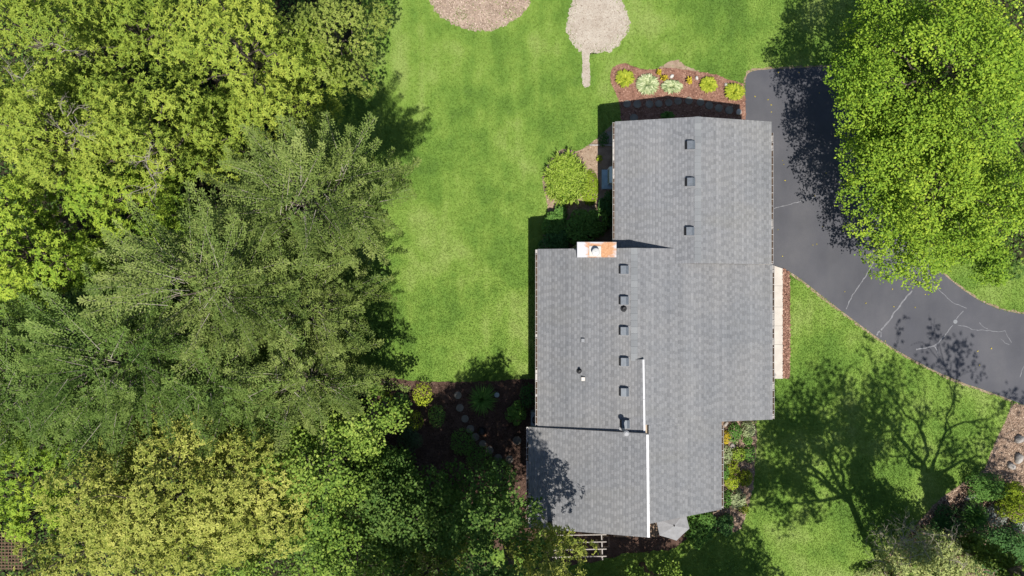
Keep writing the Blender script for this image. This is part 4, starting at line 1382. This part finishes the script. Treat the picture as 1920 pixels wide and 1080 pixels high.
tree('maple_tree', 'shade-darkened maple spreading toward the stepping stone garden', 775, 968, 130, 92, 7.4, 'D2', 33, tint=.12)
tree('maple_tree', 'shade-darkened maple leaning over the south-west roof corner', 932, 968, 88, 74, 10.2, 'D2', 34, tint=.10, hc=8.0)
tree('maple_tree', 'mid green maple at the south margin beside the cream-tipped oak', 660, 1050, 120, 85, 9.0, 'D', 35, tint=-.05)
tree('oak_tree', 'yellow oak crown covering one end of the pergola', 1034, 1045, 84, 70, 9.8, 'C', 36, tint=-.04, hc=8.2, low=.4)
tree('oak_tree', 'yellow-green oak at the south margin between dark maples', 800, 1075, 110, 55, 8.0, 'C', 37, tint=-.16)
tree('boxelder_tree', 'low yellow-green boxelder clump above the brown lattice panel', 75, 965, 60, 42, 7.5, 'A2', 38)
tree('oak_tree', 'small cream-tipped oak beside the brown lattice panel', 120, 1048, 70, 52, 8.0, 'C', 39, tint=-.06)
tree('boxelder_tree', 'lime boxelder filling the south-west margin of the woodland', 20, 800, 70, 60, 9.0, 'A2', 40)
tree('maple_tree', 'young green maple in the gap south of the large cream-tipped oak', 480, 1062, 80, 50, 7.5, 'D', 47, tint=-.05)
tree('boxelder_tree', 'boxelder crown reaching in past the frame beside the bare pale twigs', -45, 165, 95, 90, 10.5, 'A', 56)
tree('boxelder_tree', 'lime boxelder crown reaching in past the frame beside the bright lime one', -40, 395, 85, 85, 10.5, 'A2', 57)
tree('boxelder_tree', 'lime boxelder crown reaching in past the frame beside the dark elm', -35, 615, 75, 70, 10.0, 'A2', 58)
# --- grove east of the driveway
tree('maple_tree', 'tall maple shading the north-east end of the driveway', 1770, 130, 180, 160, 10.5, 'E', 41, tint=-.03, base=(1665, 190),
     extra=((1608,60,5.6,.5),(1622,150,5.4,.5),(1600,185,5.2,.35),(1640,35,6.0,.5),(1590,235,5.0,.4),(1612,110,5.2,.4)))
tree('maple_tree', 'yellow-green maple overhanging the driveway opposite the garage', 1735, 355, 155, 145, 8.6, 'E', 42, tint=.05, base=(1712, 395),
     extra=((1705,478,4.6,.55),(1690,492,4.2,.40),(1725,500,4.3,.60),(1738,520,4.0,.45),(1660,452,4.6,.45),(1700,520,3.9,.35),(1640,470,4.4,.35),(1610,345,4.6,.5),(1615,420,4.6,.5)))
tree('maple_tree', 'maple beside the lawn island at the driveway bend', 1895, 385, 105, 125, 9.5, 'E', 43, tint=.0)
# --- trees standing south of the frame whose shade falls into it
tree('maple_tree', 'tall maple behind the dark maples south of the garden', 775, 1320, 165, 130, 15.0, 'D2', 51, hc=11.5, low=.2)
tree('maple_tree', 'tall maple behind the yellow oak crown south of the garden', 950, 1262, 165, 140, 17.0, 'D2', 54, hc=13.0, low=.2)
tree('maple_tree', 'tall maple standing south of the pergola', 1180, 1440, 190, 170, 11.0, 'D2', 52)
tree('maple_tree', 'tall maple standing south of the patio umbrella', 1462, 1405, 150, 150, 11.0, 'D2', 55)
tree('maple_tree', 'young maple showing its crown tips at the shaded south lawn', 1235, 1126, 72, 44, 6.0, 'D', 53)

# open trees whose limbs cast shadows over the south-east lawn
def open_tree(name, label, base, fork, top, seed, mat, limbs, leafy, clump=None):
    r = np.random.default_rng(seed)
    root = empty(name, (base[0], base[1], 0)); tag(root, label, 'tree')
    mb = MB(); lv = Leaves()
    limb(mb, (base[0], base[1], -.05), fork, .20, .15, r, 5, 0, 8)
    tips = []
    def grow(p, d, L, rad, depth):
        p = Vector(p); d = Vector(d).normalized()
        q = p + d*L
        pts = limb(mb, p, q, rad, rad*.6, r, 4, .05, 5)
        if depth == 0:
            tips.append(np.array(q)); return
        for k in range(int(r.integers(2, 4))):
            nd = (d + Vector((r.normal(0, .42), r.normal(0, .42), r.normal(.10, .25)))).normalized()
            grow(q if k else pts[-2], nd, L*r.uniform(.55, .82), rad*.58, depth-1)
        tips.append(np.array(pts[2]))
    for dx, dy, dz, L in limbs:
        grow(fork, (dx, dy, dz), L, .12, 4)
    mb.build('trunk', M['bark'], root)
    tips = np.array(tips)
    k = r.random(len(tips)) < leafy
    tips = tips[k]
    for t in tips:
        n = int(r.integers(12, 30)); pp = t + r.normal(0, .30, (n, 3))
        rosettes(lv, r, pp, r.normal(0, .5, (n, 3)) + np.array([0, 0, 1.]), 5, .13, .07, .5 + r.normal(0, .1, n))
    if clump is not None:
        for (c, rad, n) in clump:
            v = unit(r.normal(0, 1, (n, 3)))*(r.random((n, 1))**.4)*np.array(rad)
            rosettes(lv, r, np.array(c)+v, r.normal(0, .6, (n, 3)) + np.array([0, 0, 1.]), 5, .15, .08, .45 + r.normal(0, .1, n))
    lv.build('crown', M[mat], root)
    return root
def gpx(rx, ry, h=0):        # ground-plane pixel offset -> metres at height h
    return (rx*H/F, -ry*H/F, h)
def shadow_src(px, py, h):   # point at height h whose shadow falls on ground pixel (px,py)
    g0 = W(px, py); return (g0[0]-SUN_T.x*h, g0[1]-SUN_T.y*h, h)
b1 = gpx(812, 452); f1 = gpx(794, 448, 5.4)
open_tree('locust_tree', 'open branching tree rising from the rock bed by the driveway', b1, f1, 15, 61, 'T',
          [(-.55, .35, 1, 3.2), (-.05, .15, 1, 3.6), (.35, .30, 1, 3.4), (.7, -.1, .9, 3.0), (-.3, -.3, 1.1, 3.0)], .24,
          [(shadow_src(1760, 905, 6.5), (1.0, .5, .5), 260), (shadow_src(1752, 940, 6.0), (.8, .5, .4), 200)] + [((b1[0]+(f1[0]-b1[0])*t, b1[1]+(f1[1]-b1[1])*t, f1[2]*t), (.62, .62, .7), 190) for t in (.45, .7, .95)])
b2 = gpx(712, 522); f2 = gpx(648, 507, 6.1)
ck = gpx(662, 470, 5.0)
open_tree('locust_tree', 'leafier open tree standing behind the yellow twiggy shrub', b2, f2, 15, 62, 'T',
          [(-.85, .15, 1, 3.3), (-.45, .45, 1, 3.5), (-.1, .05, 1.1, 3.3), (-.75, -.25, .9, 3.0), (.2, .2, 1, 2.6), (-1.0, .5, .8, 3.0)], 1.0,
          [(shadow_src(1622, 840, 9.5), (.50, .75, .8), 300), (shadow_src(1612, 885, 9.0), (.75, .8, .8), 380), (shadow_src(1640, 925, 8.2), (1.1, .8, .6), 480), (shadow_src(1510, 800, 10.0), (1.3, 1.3, .8), 170), (shadow_src(1480, 890, 9.0), (.9, 1.2, .8), 130)])

# ------------------------------------------------------------------ shrubs and perennials
def shrub(label, px, py, rx, ry, hgt, mat, seed, L=.06, Wd=.035, dens=420, name='shrub', cat='shrub', group=None, tint=0.0, lobes=0, stemmat='bark', tip=.15):
    r = np.random.default_rng(seed)
    zc = hgt*.45
    s = (H-zc)/F
    X, Y, _ = W(px, py, zc)
    R = np.array([rx*s, ry*s, hgt-zc])
    root = empty(name, (X, Y, 0)); tag(root, label, cat, group)
    lv = Leaves()
    area = R[0]*R[1]
    blobs = [(np.zeros(3), np.ones(3))]
    if lobes:
        blobs = []
        for k in range(lobes):
            a = 2.4*k + r.uniform(0, .5); q = math.sqrt((k+.5)/lobes)*.62
            blobs.append((np.array([q*math.cos(a)*R[0], q*math.sin(a)*R[1], r.uniform(-.25, .2)*R[2]]), np.full(3, r.uniform(.36, .52))))
    for c, f in blobs:
        n = int(2.6*dens*area*(1.0 if not lobes else 1.5/lobes))
        v = unit(r.normal(0, 1, (n, 3)) + np.array([0, 0, .45]))
        rr = r.uniform(.55, 1.06, n)**.5
        sc = R*f if lobes else R*f*np.array([1, 1, 1])
        zfix = np.where(v[:, 2:3] < 0, zc/R[2]*.9 if not lobes else 1.0, 1.0)
        pp = np.array([X, Y, zc]) + c + v*rr[:, None]*sc*np.concatenate([np.ones((n, 2)), zfix], 1)
        pp[:, 2] = np.maximum(pp[:, 2], .03)
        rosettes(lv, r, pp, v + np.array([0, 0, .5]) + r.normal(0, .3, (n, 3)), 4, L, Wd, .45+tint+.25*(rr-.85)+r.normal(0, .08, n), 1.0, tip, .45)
    lv.build('foliage', M[mat], root)
    mb = MB()
    for k in range(5):
        a = k*1.256 + r.uniform(0, .6)
        limb(mb, (X+.03*math.cos(a), Y+.03*math.sin(a), -.03), (X+R[0]*.55*math.cos(a), Y+R[1]*.55*math.sin(a), zc*1.1), .022, .008, r, 3, 0, 5)
    mb.build('stem', M[stemmat], root)
    return root

def arching(label, px, py, rx, ry, hgt, mat, seed, n=140, Wd=.05, name='daylily', cat='plant', group=None, segs=4, droop=.75, minr=.25, tint=0.0, clumps=1):
    """clump of strap or broad leaves arching outwards from the crown"""
    r = np.random.default_rng(seed)
    X, Y, _ = W(px, py, hgt*.5); s = (H-hgt*.5)/F
    RX, RY = rx*s, ry*s
    root = empty(name, (X, Y, 0)); tag(root, label, cat, group)
    V = []; I = []; var = []
    cl = [(0.0, 0.0)] if clumps == 1 else [(math.sqrt((k_+.5)/clumps)*.72*math.cos(2.4*k_), math.sqrt((k_+.5)/clumps)*.72*math.sin(2.4*k_)) for k_ in range(clumps)]
    for i in range(n):
        cx_, cy_ = cl[i % len(cl)]
        a = r.uniform(0, 2*math.pi); ln = (r.uniform(minr, 1.0)**.6 if name == 'hosta' else r.uniform(minr, 1.0)) * (1 if clumps == 1 else .40)
        hh = hgt*r.uniform(.65, 1.05)*(1.15-.4*ln)
        ox, oy = X+cx_*RX+r.normal(0, .03), Y+cy_*RY+r.normal(0, .03)
        c = .38+tint+r.normal(0, .24)
        b = len(V)
        dirx, diry = math.cos(a)*RX*ln, math.sin(a)*RY*ln
        dl = math.hypot(dirx, diry); sx, sy = -diry/dl, dirx/dl
        for k in range(segs+1):
            t = k/segs
            z = hh*(math.sin(math.pi*min(1, t*.5+t*t*droop*.42)))
            w = Wd*r.uniform(.9, 1.1)*(math.sin(math.pi*(t*.82+.14)))*.5
            x, y = ox+dirx*t, oy+diry*t
            V += [(x-sx*w, y-sy*w, max(z, .015)), (x+sx*w, y+sy*w, max(z, .015))]
            var += [c+.18*t]*2
        for k in range(segs): I += [b+2*k, b+2*k+1, b+2*k+3, b+2*k+2]
    link('leaves', mesh_np('leaves', np.array(V), 4, np.array(I), np.clip(var, 0, 1)), M[mat], root)
    return root

nbx = lambda x, y: (1130+x/6.857, 100+y/6.857)
# north flower bed
def hosta(label, zx, zy, rx, ry, mat, seed, n=190, Wd=.10, h=.38):
    px, py = nbx(zx, zy)
    arching(label, px, py, rx*1.06/6.857, ry*1.06/6.857, h, mat, seed, int(n*1.9), Wd*.9, 'hosta', 'plant', None, 3, .55, .25)
hosta('lime hosta at the rounded lawn end of the red mulch bed', 285, 320, 125, 120, 'hosta', 71)
hosta('large round cream variegated hosta in the red mulch bed', 580, 400, 148, 140, 'varieg', 72, 260)
hosta('oval cream variegated hosta next to the large round one', 893, 428, 140, 88, 'varieg', 73, 210)
hosta('lime hosta standing alone between white rocks and driveway hosta', 1362, 402, 115, 105, 'hosta', 74)
hosta('lime hosta at the driveway edge of the red mulch bed', 1692, 495, 132, 118, 'hosta', 75)
hosta('dark green hosta half under the garage gable roof', 835, 800, 95, 55, 'shrub', 76, 110)
def golds(label, pts, seed):
    for i, (zx, zy, rr) in enumerate(pts):
        px, py = nbx(zx, zy)
        arching(label[i], px, py, rr/6.857, rr/6.857, .40, 'gold', seed+i, 34, .075, 'gold_lily', 'plant', None, 3, .6, .3)
golds(['upright golden-leaved lily behind the round variegated hosta', 'low golden-leaved lily between the two variegated hostas', 'golden-leaved lily between the two white rocks'],
      [(725,245,45), (790,315,55), (1110,350,62)], 80)
# bed west of the garage
arching('large bright daylily clump beside the lawn west of the garage', 1061, 336, 47, 56, .75, 'daylily', 85, 2300, .045, 'daylily', 'plant', None, 4, .8, .25, clumps=34)
shrub('lime yellow ground cover patch between the daylilies and garage', 1106, 352, 17, 34, .16, 'cover', 86, .05, .035, 1200, 'ground_cover', 'plant')
shrub('dark leafy shrub in the corner between chimney and garage', 1095, 425, 50, 38, 1.25, 'shrub', 87, .10, .075, 330, tint=.25, lobes=9)
shrub('leafy shrub with a sunlit edge below the bright daylilies', 1043, 415, 26, 36, 1.0, 'shrub', 88, .10, .075, 360, tint=.1, lobes=5)
shrub('low dark shrub against the west roof edge by the chimney', 1045, 452, 36, 24, .9, 'shrub_dark', 89, .09, .07, 330, tint=.15, lobes=5)
shrub('dark shrub against the garage wall below the utility unit', 1135, 395, 18, 40, .9, 'shrub_dark', 90, .08, .06, 380, tint=.1, lobes=4)
shrub('small dark plant by the concrete step at the garage corner', 1132, 262, 10, 14, .5, 'shrub_dark', 91, .06, .04, 500)
shrub('single yellow-green weed at the shade line near the utility unit', 1124, 297, 5, 6, .3, 'lime', 92, .07, .04, 700)
# garden bed south-west
shrub('rounded gold-green shrub lit by the sun at the lawn edge', 793, 739, 19, 23, 1.1, 'lime', 101, .05, .032, 520, tint=.25)
shrub('rounded dark gold shrub behind the egg-shaped boxwood', 777, 788, 18, 19, 1.0, 'lime', 102, .05, .032, 520, tint=.15)
shrub('egg-shaped green boxwood beside the dark gold shrub', 819, 780, 16, 22, 1.1, 'shrub', 103, .045, .028, 700, tint=.5)
shrub('dark low shrub between the gold shrub and the elm', 750, 755, 20, 20, .8, 'shrub', 104, .06, .04, 480, tint=.15)
shrub('small olive shrub under the elm branch tips', 724, 742, 12, 17, .8, 'lime', 105, .05, .032, 520, tint=.12)
arching('spiky green daylily among the stepping stones', 904, 750, 31, 35, .75, 'deepblade', 106, 330, .03, 'daylily', 'plant', None, 4, .8, .3, tint=.32)
shrub('tall oval green shrub beside the air conditioner', 967, 775, 20, 29, 1.5, 'shrub', 107, .06, .04, 480, tint=.25, lobes=6)
shrub('dark shrub at the house wall above the air conditioner', 990, 742, 16, 24, 1.0, 'shrub_dark', 108, .06, .04, 480, tint=.05)
shrub('grey-green spreading juniper beside the sunlit maple', 768, 822, 28, 38, 1.1, 'juniper', 109, .05, .022, 620, lobes=7)
shrub('dark green clipped hedge end next to the stepping stones', 868, 828, 24, 26, 1.2, 'shrub', 110, .05, .03, 620, tint=.2)
shrub('dark green clipped hedge middle beside the curving path', 898, 858, 26, 24, 1.2, 'shrub', 111, .05, .03, 620, tint=.15)
shrub('dark green hedge far end near the raised roof corner', 932, 878, 28, 20, 1.2, 'shrub', 112, .05, .03, 620, tint=.1)
# perennials below the east eave
per = [('dark green mound beside the creamy plant at the house corner', 1377, 812, 13, 20, 'shrub', .0), ('creamy variegated plant at the top of the perennial bed', 1402, 806, 13, 17, 'varieg', -.05),
       ('orange-gold plant against the east eave', 1360, 820, 9, 12, 'gold', .0), ('grey-cream plant against the east eave below the gold one', 1361, 852, 11, 18, 'varieg', -.15),
       ('olive perennial in the middle of the east bed', 1384, 852, 14, 14, 'daylily', -.05), ('dark leafy perennial near the lawn in the east bed', 1405, 850, 11, 18, 'shrub', .15),
       ('lime perennial above the bright yellow one', 1374, 876, 12, 13, 'hosta', -.18), ('bright yellow mound in the east bed', 1372, 903, 14, 15, 'lime', .05),
       ('yellow-green perennial beside the bright yellow mound', 1397, 896, 14, 16, 'hosta', -.22), ('pale silvery variegated clump near the south eave corner', 1381, 936, 18, 18, 'varieg', -.05),
       ('small green perennial at the lawn side of the silvery clump', 1394, 953, 9, 10, 'hosta', -.25), ('dark low perennial against the east eave', 1358, 885, 9, 16, 'shrub', .05),
       ('olive perennial by the lawn edge in the east bed', 1402, 825, 9, 9, 'shrub', .25), ('dark green perennial at the south eave corner', 1362, 936, 10, 18, 'shrub', .1)]
for i, (lb, px, py, rx, ry, mt, ti) in enumerate(per):
    shrub(lb, px, py, rx, ry, .55, mt, 120+i, .065, .045, 620, 'perennial', 'plant', tint=ti, tip=.2)
shrub('leafy green vine mound beside the patio umbrella', 1312, 992, 34, 38, 1.0, 'shrub', 140, .10, .08, 320, tint=.18, lobes=9)
shrub('dark shrub at the south eave corner beside the vine mound', 1360, 985, 26, 24, .8, 'shrub_dark', 141, .07, .05, 420, tint=.15, lobes=5)
# south-east corner planting
shrub('green shrub with lime tips at the corner of rock bed and lawn', 1850, 916, 46, 36, 1.3, 'shrub', 150, .06, .04, 460, tint=.18, lobes=7)
shrub('yellow leafy shrub beside the rock bed', 1902, 944, 42, 44, 1.4, 'lime', 151, .06, .04, 420, tint=-.16, lobes=7)
arching('spiky deep green plant in the south-east planting', 1828, 968, 32, 32, .8, 'deepblade', 152, 420, .026, 'spiky_plant', 'plant', None, 4, .6, .35, tint=.12)
shrub('silvery blue plant next to the spiky deep green plant', 1868, 966, 20, 20, .5, 'silver', 153, .06, .035, 600, 'perennial', 'plant')
shrub('pale silvery plant beside the yellow leafy shrub', 1912, 984, 14, 14, .5, 'silver', 154, .06, .035, 600, 'perennial', 'plant', tint=.1)
shrub('dark ground-hugging shrub along the shaded lawn edge', 1778, 990, 46, 50, .6, 'shrub_dark', 155, .05, .035, 420, tint=.08, lobes=8)
shrub('tall dark shrub behind the spiky deep green plant', 1866, 1030, 66, 60, 3.8, 'shrub_dark', 156, .07, .05, 380, tint=.2, lobes=10)
shrub('olive shrub at the outer south-east corner', 1918, 1046, 34, 50, 2.6, 'shrub', 157, .07, .05, 380, tint=.12, lobes=6)
ys_ = shrub('yellow flowering shrub with bare grey twigs at the south-east lawn', 1740, 1052, 108, 66, 5.0, 'F', 158, .095, .05, 330, tint=-.03, lobes=16)
mb = MB(); r_ = np.random.default_rng(5)
for px, py in ((1672,1028),(1690,1010),(1705,1040),(1740,1015),(1660,1050),(1720,1000),(1770,1040),(1700,1065),(1800,1055)):
    for k in range(3):
        p = np.array(W(px+r_.normal(0, 8), py+r_.normal(0, 8), 4.2))
        twiggy(mb, r_, p, (r_.normal(-.5, .8), r_.normal(.5, .8), r_.uniform(.0, .5)), .6, .015, 3)
mb.build('bare_twigs', M['deadwood'], ys_)['kind'] = 'stuff'
shrub('low yellow-green shrub at the south frame of the shaded lawn', 1640, 1075, 40, 16, .9, 'F', 159, .08, .05, 260, tint=-.15, lobes=5)

# understory filling the woodland floor
us = [(330,170,70),(430,300,60),(330,420,80),(250,180,60),(560,480,60),(690,640,45),(180,560,70),(350,800,80),(540,820,70),(720,880,70),(560,990,90),(150,170,60),(500,330,60),(60,620,60),(690,520,40),(120,1020,40),(760,1000,70),(890,1010,60)]
ulab = 'low dark green understory bush in a gap beneath the woodland crowns'
for i, (px, py, rr) in enumerate(us):
    shrub(ulab, px, py, rr, rr*.8, 2.4, 'D2', 200+i, .15, .11, 60, 'understory_bush', 'bush', 'understory bushes beneath the woodland crowns', tint=.15, lobes=6)
us2 = [(1690,60,70),(1720,220,70),(1820,330,80),(1900,150,70),(1880,500,40)]
for i, (px, py, rr) in enumerate(us2):
    shrub('low dark green bush beneath the maples east of the driveway', px, py, rr, rr*.8, 2.0, 'D2', 240+i, .15, .11, 60, 'understory_bush', 'bush', 'bushes beneath the eastern maples', tint=.1, lobes=6)


def floor_cover(poly, dens, label, seed, avoid=()):
    a = np.array(poly); x0, y0 = np.maximum(a.min(0), FR[:2]); x1, y1 = np.minimum(a.max(0), FR[2:])
    X, Y = scatter(poly, int((x1-x0)*(y1-y0)*dens), avoid, FR)
    r = np.random.default_rng(seed); n = len(X)
    P0 = np.stack([X, Y, r.uniform(.05, .45, n)], 1)
    D = r.normal(0, 1, (n, 3)); D[:, 2] *= .3
    lv = Leaves()
    lv.add(leaf_quads(P0, D, np.array([0, 0, 1.0]) + r.normal(0, .35, (n, 3)), r.uniform(.10, .22, n), r.uniform(.07, .14, n), .1), np.repeat(r.normal(.5, .2, n), 4))
    o = lv.build('ground_cover', M['D2'], None)
    tag(o, label, 'ground cover', kind='stuff')
floor_cover(P['forest'], 55, 'leafy ground cover carpeting the woodland floor under the west trees', 301, [P['garden_bed']])
floor_cover(P['right_floor'], 50, 'leafy ground cover under the maples east of the driveway', 302, [P['driveway']])
